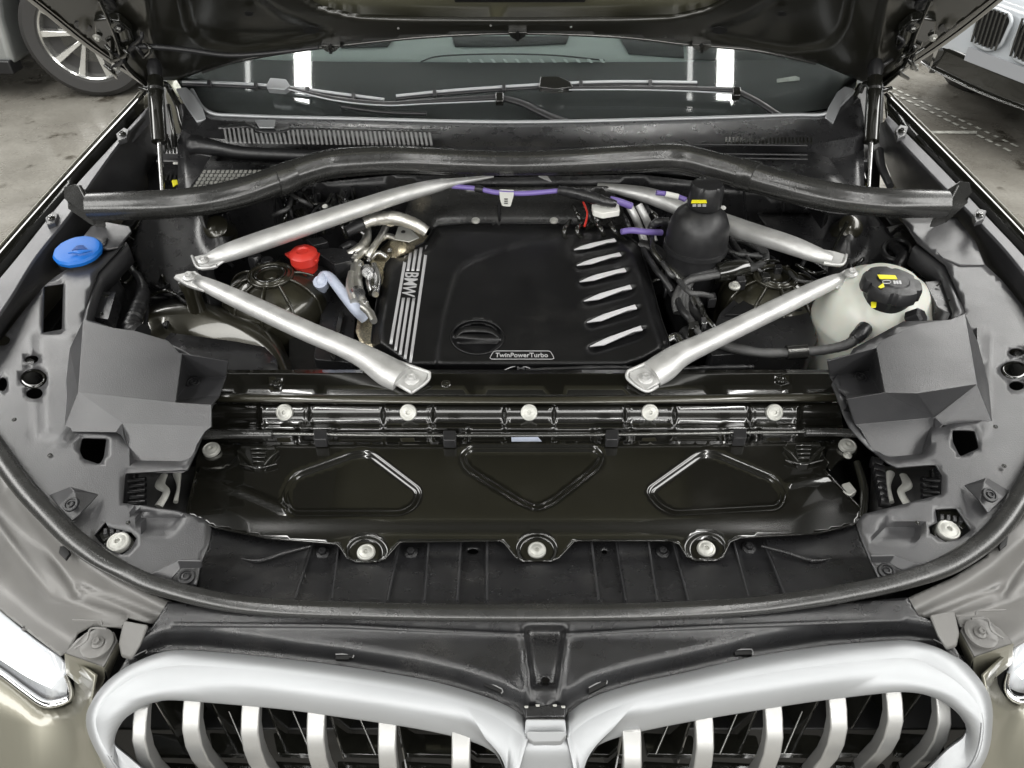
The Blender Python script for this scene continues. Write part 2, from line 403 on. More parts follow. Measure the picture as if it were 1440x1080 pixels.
# ================================================================== the hall
fl = mk('floor', [(-30, -12, 0), (30, -12, 0), (30, 40, 0), (-30, 40, 0)], [(0, 1, 2, 3)], M['floor'], None); fl['kind'] = 'structure'
wl = boxm('wall', (0, 14, 2.6), (60, .3, 5.2), mat('dark_wall', (.05, .05, .05), .6, var=.2), None, bevel=0)
wl['kind'] = 'structure'
M['line'] = mat('floor_paint', (.42, .42, .38), .5, var=.25, vscale=30)

# ================================================================== the car in front
car = thing('open_bonnet_car', (0, .9, 0), 'olive metallic car with its bonnet raised and engine bay showing, nearest to the viewer', 'car')
CAR = car

# ---- black tub and sheet metal deep in the bay
def slabz(name, poly, z, m, thick=.003, par=None, **k): return sheet(name, poly, z, m, par or car, thick=thick, step=60, **k)
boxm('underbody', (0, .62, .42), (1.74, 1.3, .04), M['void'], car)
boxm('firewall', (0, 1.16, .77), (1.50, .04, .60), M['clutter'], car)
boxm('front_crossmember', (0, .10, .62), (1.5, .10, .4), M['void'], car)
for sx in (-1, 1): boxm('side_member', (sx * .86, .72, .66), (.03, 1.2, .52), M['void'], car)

def zt(X, Y): return 1.055 - (np.asarray(Y, float) - 400) / 400 * .06      # general height of the side covers
SEAL_L = [(-60, 560), (-20, 612), (0, 640), (33, 685), (67, 722), (100, 755), (133, 780), (167, 800), (200, 816), (233, 827), (283, 840), (333, 849), (400, 855), (480, 858), (600, 861), (745, 862)]
SEAL_R = [(745, 862), (860, 861), (960, 858), (1060, 852), (1140, 842), (1193, 833), (1260, 819), (1327, 797), (1377, 767), (1410, 735), (1440, 690), (1462, 650), (1500, 590)]
def zseal(x, y): return 1.0 + max(0, (800 - y)) * .00019

# ---- grained side covers
holesL = [rounded([(62, 402), (89, 398), (87, 463), (60, 468)], 2), rounded([(115, 615), (150, 616), (146, 644), (140, 653), (117, 645), (111, 633)], 4),
          ell(44, 505, 10, 6), ell(48, 553, 12, 8), ell(47, 532, 19, 14), ell(3, 540, 7, 10), ell(2, 478, 12, 8),
          [(152, 741), (168, 744), (184, 748), (192, 757), (184, 772), (172, 780), (158, 775), (140, 762), (132, 752), (148, 733)]]
outL = [(-70, 540), (-30, 495), (8, 470), (33, 437), (62, 402), (74, 392), (100, 374), (133, 366), (150, 352), (176, 340), (137, 383), (127, 412), (117, 450), (150, 462), (187, 466), (233, 480), (285, 510), (300, 560), (283, 612), (263, 660), (176, 665), (172, 707), (215, 716), (267, 723), (288, 730), (297, 743), (294, 765), (283, 790), (276, 822), (233, 824), (200, 812), (167, 797), (133, 777), (100, 752), (67, 718), (33, 681), (0, 636), (-50, 570)]
outL = [p for p in outL]
def zL(X, Y):
    z = zt(X, Y)
    z = z - .03 * ss(0, -12, sdp(X, Y, [(104, 470), (150, 467), (240, 487), (308, 522), (296, 600), (262, 652), (187, 652), (178, 610), (104, 598)]))
    z = z - .012 * ss(2, -8, sdp(X, Y, [(182, 712), (262, 724), (240, 752), (205, 752)]))
    z = z + .006 * ss(8, -4, sdp(X, Y, [(50, 470), (190, 470), (90, 620), (60, 610)]))
    return z
sheet('side_cover', outL, zL, M['trim'], car, holes=holesL, step=8, thick=.003)
holesR = [rounded([(1338, 603), (1372, 605), (1377, 630), (1350, 642), (1340, 622)], 4), ell(1430, 495, 11, 6), ell(1430, 542, 11, 7), ell(1427, 520, 20, 13),
          [(1315, 716), (1345, 714), (1366, 745), (1350, 757), (1330, 762), (1308, 750), (1306, 740), (1318, 734)]]
outR = [(1290, 340), (1330, 372), (1345, 405), (1357, 438), (1337, 450), (1270, 452), (1200, 490), (1170, 540), (1195, 600), (1222, 628), (1250, 650), (1262, 656), (1316, 653), (1325, 668), (1324, 695), (1262, 711), (1214, 723), (1205, 733), (1207, 745), (1214, 765), (1225, 790), (1238, 818), (1290, 806), (1330, 790), (1372, 764), (1405, 732), (1436, 686), (1470, 625), (1520, 540), (1490, 500), (1440, 432), (1410, 395), (1385, 372), (1372, 340), (1345, 305), (1268, 307)]
def zR(X, Y):
    z = zt(X, Y)
    z = z - .03 * ss(0, -12, sdp(X, Y, [(1370, 462), (1240, 487), (1172, 515), (1198, 600), (1225, 638), (1250, 650), (1303, 645), (1312, 605), (1385, 592)]))
    z = z - .012 * ss(2, -8, sdp(X, Y, [(1245, 730), (1300, 735), (1290, 762), (1225, 760)]))
    z = z + .006 * ss(8, -4, sdp(X, Y, [(1385, 470), (1250, 470), (1350, 620), (1380, 610)]))
    return z
sheet('side_cover', outR, zR, M['trim'], car, holes=holesR, step=8, thick=.003)

# ---- faceted corner covers on top of the side covers
V = dict(A=(117, 450, 1.0862), A2=(160, 461, 1.0838), A3=(190, 465, 1.0829), T1=(236, 479, 1.0798), T2=(252, 496, 1.0761), T3=(321, 508, 1.0734), Ti=(256, 498, 1.0756),
         C=(110, 551, 1.0640), C2=(190, 560, 1.0620), D=(247, 566, 1.0607), D2=(297, 569, 1.0600), E=(297, 600, 1.044), E2=(288, 607, 1.036), F=(172, 595, 1.050), B=(88, 607, 1.026), B2=(163, 608, 1.03),
         K1=(317, 530, 1.03), K2=(308, 556, 1.04), K3=(247, 563, 1.03), Kb=(268, 532, 1.018),
         G1=(182, 634, 1.022), G2=(184, 665, 1.002), G3=(257, 665, 1.0), G4=(264, 660, 1.0), G5=(277, 625, 1.022), H=(173, 612, 1.036),
         L0=(98, 490, 1.060), L1=(90, 560, 1.03))
Fc = ['A A2 C2 C', 'A C L0', 'A2 A3 T1 C2', 'T1 T2 Ti D C2', 'C C2 D F', 'D D2 E F', 'E E2 G5 F', 'F G5 G4 G3 G2 G1', 'F G1 H', 'F H B2', 'C F B2 B', 'C B L1', 'L0 C L1',
      'Ti T3 K1 Kb', 'Ti Kb K3 D', 'Kb K1 K2 K3', 'K3 K2 D2 D', 'T2 T3 Ti']
def triangled(Fc):
    out = []
    for f in Fc:
        f = f.split(); 
        for i in range(1, len(f) - 1): out.append(' '.join((f[0], f[i], f[i + 1])))
    return out
def flat(V, keys, a, b, c):
    pa, pb, pc = (V[k] if isinstance(V[k], Vector) else P(*V[k]) for k in (a, b, c)); f = plane(pa, (pb - pa).cross(pc - pa))
    for k in keys: q = RAW[id(V)][k]; V[k] = f(q[0], q[1], 0)
RAW = {id(V): dict(V)}
flat(V, ('A', 'A2', 'A3', 'T1', 'T2', 'Ti', 'T3', 'C', 'C2', 'D', 'D2'), 'A', 'T3', 'C')
flat(V, ('F', 'E'), 'C', 'D2', 'E'); flat(V, ('F', 'G1', 'G2', 'G4', 'G5', 'E2'), 'F', 'E', 'G3')
facets('corner_cover', V, Fc, M['trim'], car, thick=.003, bevel=.0055, bseg=4)
VR = dict(A=(1357, 441, 1.0795), A2=(1337, 449, 1.0791), A3=(1290, 455, 1.0788), T1=(1240, 478, 1.0776), T2=(1232, 489, 1.0771), T3=(1164, 508, 1.0761), 
          C=(1374, 540, 1.0745), C2=(1290, 553, 1.0738), D=(1244, 552, 1.0739), D2=(1191, 561, 1.0735), E=(1203, 597, 1.020), E2=(1210, 603, 1.016), F=(1314, 587, 1.026), B=(1397, 597, 1.022), B2=(1325, 598, 1.02),
          K1=(1168, 530, 1.03), K2=(1180, 547, 1.04), K3=(1190, 556, 1.03), Kb=(1222, 522, 1.018), Kc=(1238, 553, 1.026),
          G1=(1308, 625, 1.004), G2=(1307, 652, .999), G3=(1262, 656, .996), G4=(1248, 650, .996), G5=(1225, 630, 1.003), H=(1315, 607, 1.015), G6=(1320, 655, .998),
          L0=(1375, 480, 1.060), L1=(1392, 545, 1.03))
FR = ['A C C2 A2', 'A L0 C', 'A2 C2 A3', 'A3 C2 D T1', 'T1 D T2', 'C F C2', 'C2 F D', 'D F E D2', 'E F G5 E2', 'F G1 G2 G3 G4 G5', 'F H G1', 'F B2 H', 'C B B2 F', 'C L1 B', 'L0 L1 C',
      'T2 Kb K1 T3', 'T2 D Kc Kb', 'Kb Kc K3 K2 K1', 'K3 Kc D D2']
RAW[id(VR)] = dict(VR)
flat(VR, ('A', 'A2', 'A3', 'T1', 'T2', 'T3', 'C', 'C2', 'D', 'D2'), 'A', 'T3', 'C')
flat(VR, ('F', 'E'), 'C', 'D2', 'E'); flat(VR, ('G1', 'G2', 'G4', 'G5', 'E2'), 'F', 'E', 'G3')
facets('corner_cover', VR, FR, M['trim'], car, thick=.003, bevel=.0055, bseg=4)
bolt(272, 538, 1.024, 10, M['hose'], car, kind='clip', name='push_rivet')
bolt(1210, 531, 1.024, 10, M['hose'], car, kind='clip', name='push_rivet')
# wedges round the rivets of the side covers
facets('rivet_wedge', dict(a=(68, 696, 1.014), b=(98, 684, 1.032), c=(139, 695, 1.016), d=(113, 722, 1.02), e=(100, 733, 1.012), f=(82, 712, 1.018), g=(104, 690, 1.034)),
       ['a b g f', 'b c g', 'g c d', 'f g d e'], M['trim'], car)
facets('rivet_wedge', dict(a=(1420, 690, 1.014), b=(1388, 671, 1.032), c=(1355, 682, 1.016), d=(1378, 705, 1.02), e=(1390, 722, 1.012), f=(1412, 700, 1.018), g=(1384, 678, 1.034)),
       ['a b g f', 'b c g', 'g c d', 'f g d e'], M['trim'], car)
bolt(100, 709, 1.03, 11, M['hose'], car, kind='clip', name='push_rivet', n=(-.1, -.3, 1))
bolt(1392, 696, 1.03, 11, M['hose'], car, kind='clip', name='push_rivet', n=(.1, -.3, 1))
facets('corner_wedge', dict(a=(210, 808, 1.0), b=(250, 788, 1.02), c=(284, 789, 1.022), d=(284, 799, 1.008), e=(254, 800, 1.008), f=(238, 818, 1.0)), ['a b e f', 'b c d e'], M['trim'], car)
facets('corner_wedge', dict(a=(1302, 796, 1.0), b=(1258, 781, 1.02), c=(1224, 782, 1.022), d=(1226, 792, 1.008), e=(1250, 792, 1.008), f=(1276, 808, 1.0)), ['f e b a', 'e d c b'], M['trim'], car)
bolt(262, 811, 1.004, 12, M['hose'], car, kind='clip', name='push_rivet')
bolt(1247, 803, 1.004, 12, M['hose'], car, kind='clip', name='push_rivet')
# silver bolts in their black clips
for (cx, cy, sx) in ((167, 763, 1), (1333, 746, -1)):
    q = lambda a, b: (cx + sx * a, cy + b)
    sheet('bolt_well', [q(-42, -26), q(30, -34), q(34, 14), q(-10, 28), q(-40, 6)], .985, M['void'], car, step=30)
    prism('bolt_clip', [q(-28, -12), q(-10, -30), q(14, -28), q(14, -16), q(-4, -15), q(-22, -2)], .998, .012, M['gloss'], car, r=2)
    for k in range(4): prism('clip_tooth', [q(-22 + k * 9, -20 - k), q(-16 + k * 9, -21 - k), q(-16 + k * 9, -13 - k), q(-22 + k * 9, -12 - k)], 1.002, .01, M['clutter'], car, bevel=.0008)
    tube('clip_ring', [(*q(-19, 4), .992, 2), (*q(-12, -10), .994, 2), (*q(6, -12), .995, 2), (*q(20, -2), .994, 2), (*q(16, 12), .992, 2)], M['gloss'], car, seg=8)
    bolt(cx, cy, .996, 16, M['bolt'], car)
# posts and rings in the big round holes of the side covers
for (x, y) in ((47, 532), (1427, 520)):
    tube('grommet_ring', [(x + 17 * math.cos(a * .524), y + 12 * math.sin(a * .524), float(zt(x, y)) - .006, 3) for a in range(13)], M['gloss'], car, seg=8)
    p = P(x, y + 4, 1.0); lathe('bonnet_bump_stop', [(.012, 0), (.016, .004), (.016, .026), (.013, .034), (.004, .035), (.001, .033)], p, (0, 0, 1), M['rubber'], car)

# ---- headlamp adjuster openings with lamp housing parts
for sx, cx in ((1, 215), (-1, 1286)):
    q = lambda a, b: (cx + sx * a, 690 + b)
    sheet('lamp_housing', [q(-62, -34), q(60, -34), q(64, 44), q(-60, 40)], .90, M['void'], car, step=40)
    for k in range(5):
        tube('cooling_fin', [(*q(-34 + (k % 2) * 3, -14 + k * 8), .955, 3.6), (*q(-10, -16 + k * 8), .958, 3.6)], M['clutter'], car, seg=8)
    tube('adjuster_sleeve', [(*q(-30, -26), .94, 9), (*q(-34, 20), .94, 9)], M['clutter'], car, mod=lambda d, i: 1)
    tube('adjuster_lever', [(*q(16, -22), .965, 5), (*q(10, -8), .97, 7), (*q(19, 2), .97, 5), (*q(8, 22), .968, 6)], M['bolt'], car, seg=10, flat=.6)
    tube('adjuster_lever', [(*q(34, -24), .965, 6), (*q(36, -6), .965, 2.6), (*q(32, 16), .965, 3.4)], M['bolt'], car, seg=10)
bolt(1192, 640, .965, 6, M['bolt'], car, kind='hex'); prism('lever_end', [(1184, 680), (1195, 677), (1205, 690), (1196, 697), (1184, 692)], .955, .01, M['bolt'], car)
for k in range(7): tube('ribbed_bellow', [(1225 + 2 * k, 650 + k * 9, .95, 9), (1240 + 2 * k, 653 + k * 9, .95, 8)], M['clutter'], car, seg=10)
tube('wiring_tube', [(1205, 650, .96, 5), (1215, 690, .95, 6), (1212, 730, .95, 5)], M['gloss'], car)

# ---- front lip panel below the radiator cover
rb = [(440, 755, 415, 842), (477, 755, 467, 842), (562, 755, 545, 845), (603, 755, 597, 845), (648, 755, 643, 845), (685, 755, 685, 845), (832, 755, 842, 845), (867, 755, 880, 845), (912, 755, 924, 845), (947, 755, 968, 845), (1032, 755, 1053, 840), (1075, 755, 1103, 836)]
lev = [0, -.008, 0, -.007, .003, -.008, 0, -.008, .003, -.007, 0, -.008, 0]
def zlip(X, Y):
    X = np.asarray(X, float); Y = np.asarray(Y, float)
    z = .937 + .045 * np.clip((Y - 784) / 62, 0, 1); t = (Y - 755) / 88
    xm = X
    for (a, b) in zip(rb, range(len(rb))):
        xx = a[0] + (a[2] - a[0]) * t; w = 3.0
        z = z + (lev[b + 1] - lev[b]) * ss(xx - w, xx + w, xm)
        z = z + .0045 * np.exp(-((xm - xx) / 2.4) ** 2)
    z = z
    return z
lip = sheet('front_lip_panel', [(298, 742), (430, 735), (1030, 738), (1202, 738), (1214, 765), (1240, 822), (1190, 838), (1060, 857), (745, 866), (420, 860), (276, 842), (283, 790), (294, 765)], zlip, M['trimd'], car, step=4.5, smooth=180, lines=[x for a in rb for x in feat([(a[0], a[1] - 8), (a[0] + (a[2] - a[0]) * 1.2, a[1] + (a[3] - a[1]) * 1.2)], (-5, -3, -1, 1, 3, 5), False, 5)], thick=.003, holes=[ell(665, 775, 8, 4), ell(850, 776, 4, 3)])
for x, y in ((454, 777), (578, 777), (932, 776), (1053, 770)): bolt(x, y, float(zlip(x, y)) + .001, 10, M['hose'], car, kind='hex')

for a in rb:
    pts = [(a[0] + (a[2] - a[0]) * t, a[1] + 8 + (a[3] - a[1] - 8) * t) for t in (0, .3, .55, .75, 1)]
    tube('moulded_rib', [(x, y, float(zlip(x, y)) + .001, 1.9 if 640 < x < 850 else 1.5) for x, y in pts], M['trim'], lip, seg=10)
for q in (lambda x: x, lambda x: 1508 - x):
    tube('moulded_fin', [(q(340), 786, float(zlip(340, 786)), 1.6), (q(364), 789, float(zlip(364, 789)) + .004, 3), (q(398), 778, float(zlip(398, 778)) + .006, 3.4), (q(437), 768, float(zlip(437, 768)) + .004, 2)], M['trimd'], lip, seg=10)
# ---- radiator cover
covP = [(300, 622), (1172, 620), (1170, 645), (1160, 662), (1212, 716), (1203, 737), (1150, 750), (1040, 756), (1026, 762), (1017, 782), (1006, 788), (978, 788), (966, 782), (955, 764), (943, 760), (808, 760), (786, 784), (775, 789), (735, 789), (725, 783), (707, 760), (562, 762), (541, 786), (530, 790), (500, 790), (488, 784), (476, 765), (378, 757), (300, 741), (262, 722), (276, 664), (288, 640)]
loopL = rounded([(396, 698), (410, 668), (500, 636), (522, 636), (593, 690), (586, 712), (566, 724), (408, 724)], 16)
loopC = rounded([(646, 640), (660, 628), (838, 628), (850, 642), (842, 658), (778, 708), (756, 718), (735, 710), (654, 660)], 14)
loopR = rounded([(908, 690), (984, 636), (1006, 636), (1092, 672), (1106, 696), (1096, 716), (946, 724), (924, 712)], 16)
def zcov(X, Y):
    X = np.asarray(X, float); Y = np.asarray(Y, float)
    z = .960 - .008 * ss(715, 765, Y) + .006 * ss(560, 640, -Y + 1240) * 0
    for L in (loopL, loopC, loopR):
        d = sdp(X, Y, L); z = z - .0034 * ss(3, -1.5, d) - .0030 * ss(-3, -8, d)
    for cx, cy in ((515, 777), (755, 774), (993, 772)):
        d = np.hypot((X - cx) / 1.0, (Y - cy) / .8); z = z - .006 * ss(31, 22, d)
    for cx, cy in ((300, 634), (1190, 630)):
        d = np.hypot(X - cx, (Y - cy) / .7); z = z - .006 * ss(40, 32, d)
    z = z - .008 * ss(350, 250, X + (720 - Y) * .25) - .008 * ss(1120, 1215, X - (720 - Y) * .35)
    z = z + .004 * ss(0, 8, sdl(X, Y, [(255, 665), (340, 690), (400, 715)]) * -1 + 8) + .004 * ss(0, 8, 8 - sdl(X, Y, [(1110, 680), (1170, 668)]))
    return z
fl_ = []
for L in (loopL, loopC, loopR): fl_ += feat(L, (3.5, 1, -1.5, -3, -5.5, -8), True, 3)
for cx, cy in ((515, 777), (755, 774), (993, 772)): fl_ += [ell(cx, cy, a, a * .8, 28) + [ell(cx, cy, a, a * .8, 28)[0]] for a in (32, 29, 26.5, 24, 21.5)]
cover = sheet('radiator_cover', covP, zcov, M['baydark'], car, step=4.5, thick=.002, smooth=180, lines=fl_)
for x, y in ((515, 777), (755, 774), (993, 772)): bolt(x, y, float(zcov(x, y)) + .001, 13, M['bolt'], cover)
bolt(297, 632, .958, 12, M['bolt'], car); bolt(1192, 627, .962, 12, M['bolt'], car)
prism('cover_tab', [(276, 640), (284, 622), (300, 616), (322, 622), (326, 650), (300, 660), (272, 668)], .953, .006, M['baydark'], car, r=6)
prism('cover_tab', [(1160, 640), (1172, 618), (1192, 614), (1206, 622), (1207, 636), (1180, 646), (1166, 664)], .957, .006, M['baydark'], car, r=6)
tube('rolled_edge', [(x, y, float(zcov(x, y)) - .001, 1.7) for x, y in resamp(covP[3:31], 150)], M['baydark'], cover, seg=8, n=1)
# drain grommets on the cover
for cx, cy in ((363, 640), (1131, 635)):
    g = prism('rubber_grommet', [(cx - 24, cy - 14), (cx + 22, cy - 14), (cx + 27, cy - 2), (cx + 20, cy + 14), (cx + 4, cy + 18), (cx - 6, cy + 18), (cx - 24, cy + 14), (cx - 30, cy)], .961, .003, M['gloss'], car, r=3)
    for k in range(4): prism('grommet_rib', [(cx - 12 + k, cy - 12 + k * 6), (cx + 12 - k, cy - 12 + k * 6), (cx + 11 - k, cy - 9 + k * 6), (cx - 11 + k, cy - 9 + k * 6)], .966, .006, M['gloss'], g, bevel=.0008)
    for s in (-1, 1):
        tube('grommet_lug', [(cx + s * 28, cy - 6, .965, 1.8), (cx + s * 18, cy + 2, .967, 2), (cx + s * 8, cy + 14, .966, 1.8)], M['gloss'], g, seg=8)
        tube('grommet_lug', [(cx + s * 26, cy + 12, .965, 1.5), (cx + s * 7, cy + 17, .965, 1.5)], M['gloss'], g, seg=8)

# ---- front cross beam: top, bevelled lip, face with pressed pads
bx = [400, 574, 744, 914, 1089]
sheet('beam_top', [(296, 520), (1185, 520), (1185, 556), (296, 554)], lambda X, Y: .990 + .0 * X, M['baydark'], car, step=14, thick=.004, holes=[ell(390, 538, 4, 2.6, 10), ell(1098, 533, 4, 2.6, 10)])
for x, y in ((390, 538), (1098, 533), (627, 540)): bolt(x, y, .991, 7, M['gloss'], car, kind='clip', name='beam_plug')
loft('beam_lip', [[(300, 553, .9905), (745, 557, .9905), (1185, 552, .9905)], [(300, 556, .992), (745, 559, .992), (1185, 555, .992)], [(300, 563, .989), (745, 566, .989), (1185, 562, .989)], [(300, 566, .984), (745, 569, .984), (1185, 565, .984)]], M['bay'], car, n=30, smooth=80)
def zface(X, Y):
    X = np.asarray(X, float); Y = np.asarray(Y, float)
    z = .978 - .024 * ss(566, 600, Y) - .006 * ss(604, 612, Y)
    z = z + .004 * np.exp(-((Y - 602) / 2.2) ** 2)
    for b in bx:
        w = ss(36, 30, np.abs(X - b)); z = z + w * (.005 * ss(568, 574, Y) * ss(606, 600, Y)); z = z + .003 * np.exp(-((np.abs(X - b) - 33) / 2.5) ** 2) * ss(600, 640, 1225 - Y)
    for b in (445, 632, 860, 1040):
        d = sdp(X, Y, rounded([(b - 26, 598), (b + 26, 598), (b + 26, 626), (b - 26, 626)], 8)); z = z + .005 * ss(4, -2, d) - .008 * ss(-6, -10, d)
    return z
face = sheet('beam_face', [(300, 566), (1180, 565), (1186, 600), (1180, 632), (300, 634), (292, 600)], zface, M['baydark'], car, step=3.0, thick=.002, smooth=180)
for b in bx: bolt(b, 580, float(zface(b, 580)) + .002, 12, M['bolt'], face, n=(0, -.75, .65))
for b in bx:
    prism('crimp_tab', [(b - 12, 616), (b + 8, 615), (b + 10, 622), (b - 4, 628)], .955, .004, M['bay'], face, r=2)
prism('mirrored_label', [(719, 615), (756, 614), (764, 623), (720, 625)], .9555, .001, M['pale'], face, bevel=0)
# bonnet release rod
rod = tube('release_rod', [(382, 610, .972, 2.6), (560, 612, .972, 2.6), (745, 612, .972, 2.6), (940, 610, .972, 2.6), (1135, 607, .972, 2.6)], M['dsteel'], car, seg=10)
tube('rod_sleeve', [(284, 612, .972, 6), (335, 611, .972, 6), (383, 611, .972, 6)], M['rubber'], rod, seg=12)
tube('rod_sleeve', [(1132, 608, .972, 6), (1170, 608, .972, 6), (1210, 610, .972, 6)], M['rubber'], rod, seg=12)
for b, y in ((450, 611), (632, 612), (861, 611), (1041, 609)): prism('rod_clip', [(b - 9, y - 7), (b + 9, y - 7), (b + 9, y + 7), (b - 9, y + 7)], .977, .016, M['hose'], rod, r=2)

# ---- front rubber seal and rear bulkhead seal
sp = [(x, y, zseal(x, y), 13 + (1.5 if y < 800 else 0)) for x, y in SEAL_L] + [(x, y, zseal(x, y), 13 + (1.5 if y < 800 else 0)) for x, y in SEAL_R[1:]]
def sealprof(a):
    c, s_ = math.cos(a), math.sin(a); k = 1 - .10 * math.exp(-((a - 1.9) / .18) ** 2); return (c * k, s_ * .8 * k)
tube('front_bonnet_seal', sp, M['rubber'], car, seg=28, n=6, prof=sealprof)
rs = [(128, 291, 1.115, 19), (200, 289, 1.118, 20), (250, 286, 1.12, 20), (300, 280, 1.122, 20), (350, 268, 1.125, 20), (390, 254, 1.127, 20), (440, 237, 1.13, 20), (480, 229, 1.13, 20), (560, 225, 1.13, 19), (640, 228, 1.13, 18), (720, 230, 1.13, 17), (800, 228, 1.13, 18), (880, 224, 1.13, 19), (950, 222, 1.13, 19), (1000, 233, 1.128, 20), (1050, 247, 1.126, 20), (1100, 261, 1.124, 20), (1150, 273, 1.122, 20), (1200, 281, 1.12, 20), (1260, 286, 1.118, 20), (1328, 287, 1.115, 19)]
def rprof(a):
    c, s_ = math.cos(a), math.sin(a); k = 1 - .16 * math.exp(-((a - 5.45) / .16) ** 2) - .08 * math.exp(-((a - .6) / .16) ** 2); return (c * k, s_ * k)
seal2 = tube('bulkhead_seal', rs, M['rubber'], car, seg=40, n=7, prof=rprof)
tube('seal_collar', [(388, 255, 1.127, 21.5), (399, 252, 1.127, 21.5), (411, 247, 1.128, 21.5)], M['rubber'], seal2, seg=24)
tube('seal_collar', [(1040, 244, 1.126, 21.5), (1052, 247, 1.126, 21.5), (1064, 251, 1.126, 21.5)], M['rubber'], seal2, seg=24)
for s, pts in ((1, [(88, 262, 1.13), (106, 257, 1.135), (128, 270, 1.13), (136, 276, 1.125), (146, 306, 1.09), (132, 312, 1.08), (110, 285, 1.10), (92, 278, 1.12)]), (-1, [(1364, 256, 1.13), (1350, 254, 1.135), (1332, 266, 1.13), (1326, 276, 1.12), (1312, 306, 1.09), (1330, 306, 1.08), (1352, 280, 1.10), (1366, 270, 1.12)])):
    prism('seal_end_bracket', pts, 0, .02, M['rubber'], car, bevel=.004)
    x0 = 112 if s > 0 else 1346
    tube('bracket_rib', [(x0, 262, 1.138, 3), (x0 + s * 12, 285, 1.118, 3), (x0 + s * 24, 304, 1.095, 3)], M['rubber'], car, seg=8)

# ---- engine cover
ecP = rounded([(613, 318), (660, 314), (840, 316), (872, 326), (898, 344), (914, 393), (928, 447), (941, 484), (938, 498), (906, 516), (880, 524), (573, 524), (523, 488), (524, 470), (531, 420), (543, 371), (553, 360), (598, 342)], 5, 3)
def zec0(X, Y): return .962 + (520 - np.asarray(Y, float)) / 205 * .05
crease = [(835, 322), (800, 328), (740, 340), (690, 356), (665, 366), (650, 374), (641, 384), (633, 410), (623, 450), (616, 490), (613, 530), (1000, 530), (1000, 322)]
fins = [((808, 349), (866, 337)), ((812, 371), (873, 357)), ((816, 394), (880, 379)), ((822, 421), (888, 403)), ((826, 451), (895, 431)), ((830, 485), (903, 461))]
def zec(X, Y):
    z = zec0(X, Y) - .02 * ss(-14, 0, sdp(X, Y, ecP)); z = z + .006 * ss(3, -3, sdp(X, Y, crease))
    X = np.asarray(X, float); Y = np.asarray(Y, float)
    z = z - .007 * ss(-4, -14, sdp(X, Y, [(553, 372), (606, 342), (575, 530), (545, 500), (524, 486)])) * 0
    d = np.hypot((X - 671.5) / 37, (Y - 474) / 24); z = z - .016 * ss(1.0, .86, d) * (1 - ss(6.5, 4.5, np.abs(Y - 473 - (X - 671) * .02)) * .9) 
    for i, ((ax, ay), (bx_, by)) in enumerate(fins):
        sc = .8 + i * .08; t = np.clip((X - ax) / (bx_ - ax), -.1, 1.1); yl = ay + (by - ay) * t; dd = Y - yl
        env = ss(-.12, .15, (X - ax) / (bx_ - ax)) * ss(1.15, .9, (X - ax) / (bx_ - ax))
        z = z - env * .009 * sc * ss(-1, 3, dd) * ss(15 * sc, 4, dd) + env * .003 * ss(-9 * sc, -1, dd) * ss(3, 0, dd)
    return z
fl_ = feat(ecP, (-3.5, -7, -10.5), True, 5) + feat(ecP, (3.5, 7, 10.5), True, 5) + feat(crease[:11], (-3.2, 0, 3.2), False, 4)
for a in (1.0, .93, .86): fl_.append(ell(671.5, 474, 37 * a, 24 * a, 32) + [ell(671.5, 474, 37 * a, 24 * a, 32)[0]])
ec = sheet('engine_cover', ecP, zec, M['cover'], car, step=3.6, thick=.004, smooth=180, lines=fl_)
loft('cover_skirt', [[(x, y, float(zec(x, y)) - .001) for x, y in ecP] + [(*ecP[0], float(zec(*ecP[0])) - .001)], [(x, y + 4, float(zec0(x, y)) - .12) for x, y in ecP] + [(ecP[0][0], ecP[0][1] + 4, float(zec0(*ecP[0])) - .12)]], M['cover'], ec, n=90, smoothp=False)
for i, ((ax, ay), (bx_, by)) in enumerate(fins):
    w = 3.2 + i * .35
    prism('silver_fin', [(ax - 1, ay + 1.5, float(zec(ax, ay)) + .0012), (ax + 8, ay - 2.6, float(zec(ax, ay)) + .003), (ax + 22, ay - 2 - w * 1.5, float(zec(ax + 22, ay - 8)) + .004), (bx_ - 2, by - w * .7, float(zec0(bx_, by - 3)) + .0108), (bx_ + 1, by + w * .5, float(zec0(bx_, by)) + .0104), (bx_ - 12, by + w * .95, float(zec0(bx_, by)) + .0104), (ax + 20, ay - 1, float(zec0(ax, ay)) + .0085)], 0, .003, M['print'], ec, bevel=.0006)
# stripes and lettering
zt_ = lambda x, y: float(zec(x, y)) + .0004
tops = [(571, 359), (577.5, 355), (585, 351), (592.5, 348), (600.5, 345)]; bots = [(549.5, 484), (556, 493), (562.5, 499), (569.5, 505), (577, 510)]
def stripe(a, b, t0, t1, w=2.1):
    n = 12; L = []; 
    for s_ in (-w, w):
        L.append([(a[0] + (b[0] - a[0]) * t + s_, a[1] + (b[1] - a[1]) * t, zt_(a[0] + (b[0] - a[0]) * t, a[1] + (b[1] - a[1]) * t)) for t in np.linspace(t0, t1, n)])
    loft('silver_stripe', L, M['print'], ec, n=n, smoothp=False, thick=-.0006)
for i, (a, b) in enumerate(zip(tops, bots)):
    if i in (0, 4): stripe(a, b, 0, 1) if i == 0 else stripe(a, b, 0, 1)
    else:
        k0 = (381 - a[1]) / (b[1] - a[1]); k1 = (419 - a[1]) / (b[1] - a[1]); stripe(a, b, 0, k0); stripe(a, b, k1, 1)
text_on('cover_lettering', 'BMW', [(570, 383), (564.5, 416), (583, 418), (589, 384)], lambda x, y: zt_(x, y), M['print'], ec)
text_on('badge_lettering', 'TwinPowerTurbo', [(696, 502.6), (771, 502.6), (770, 496.4), (697, 496.4)], lambda x, y: zt_(x, y) + .0002, M['print'], ec)
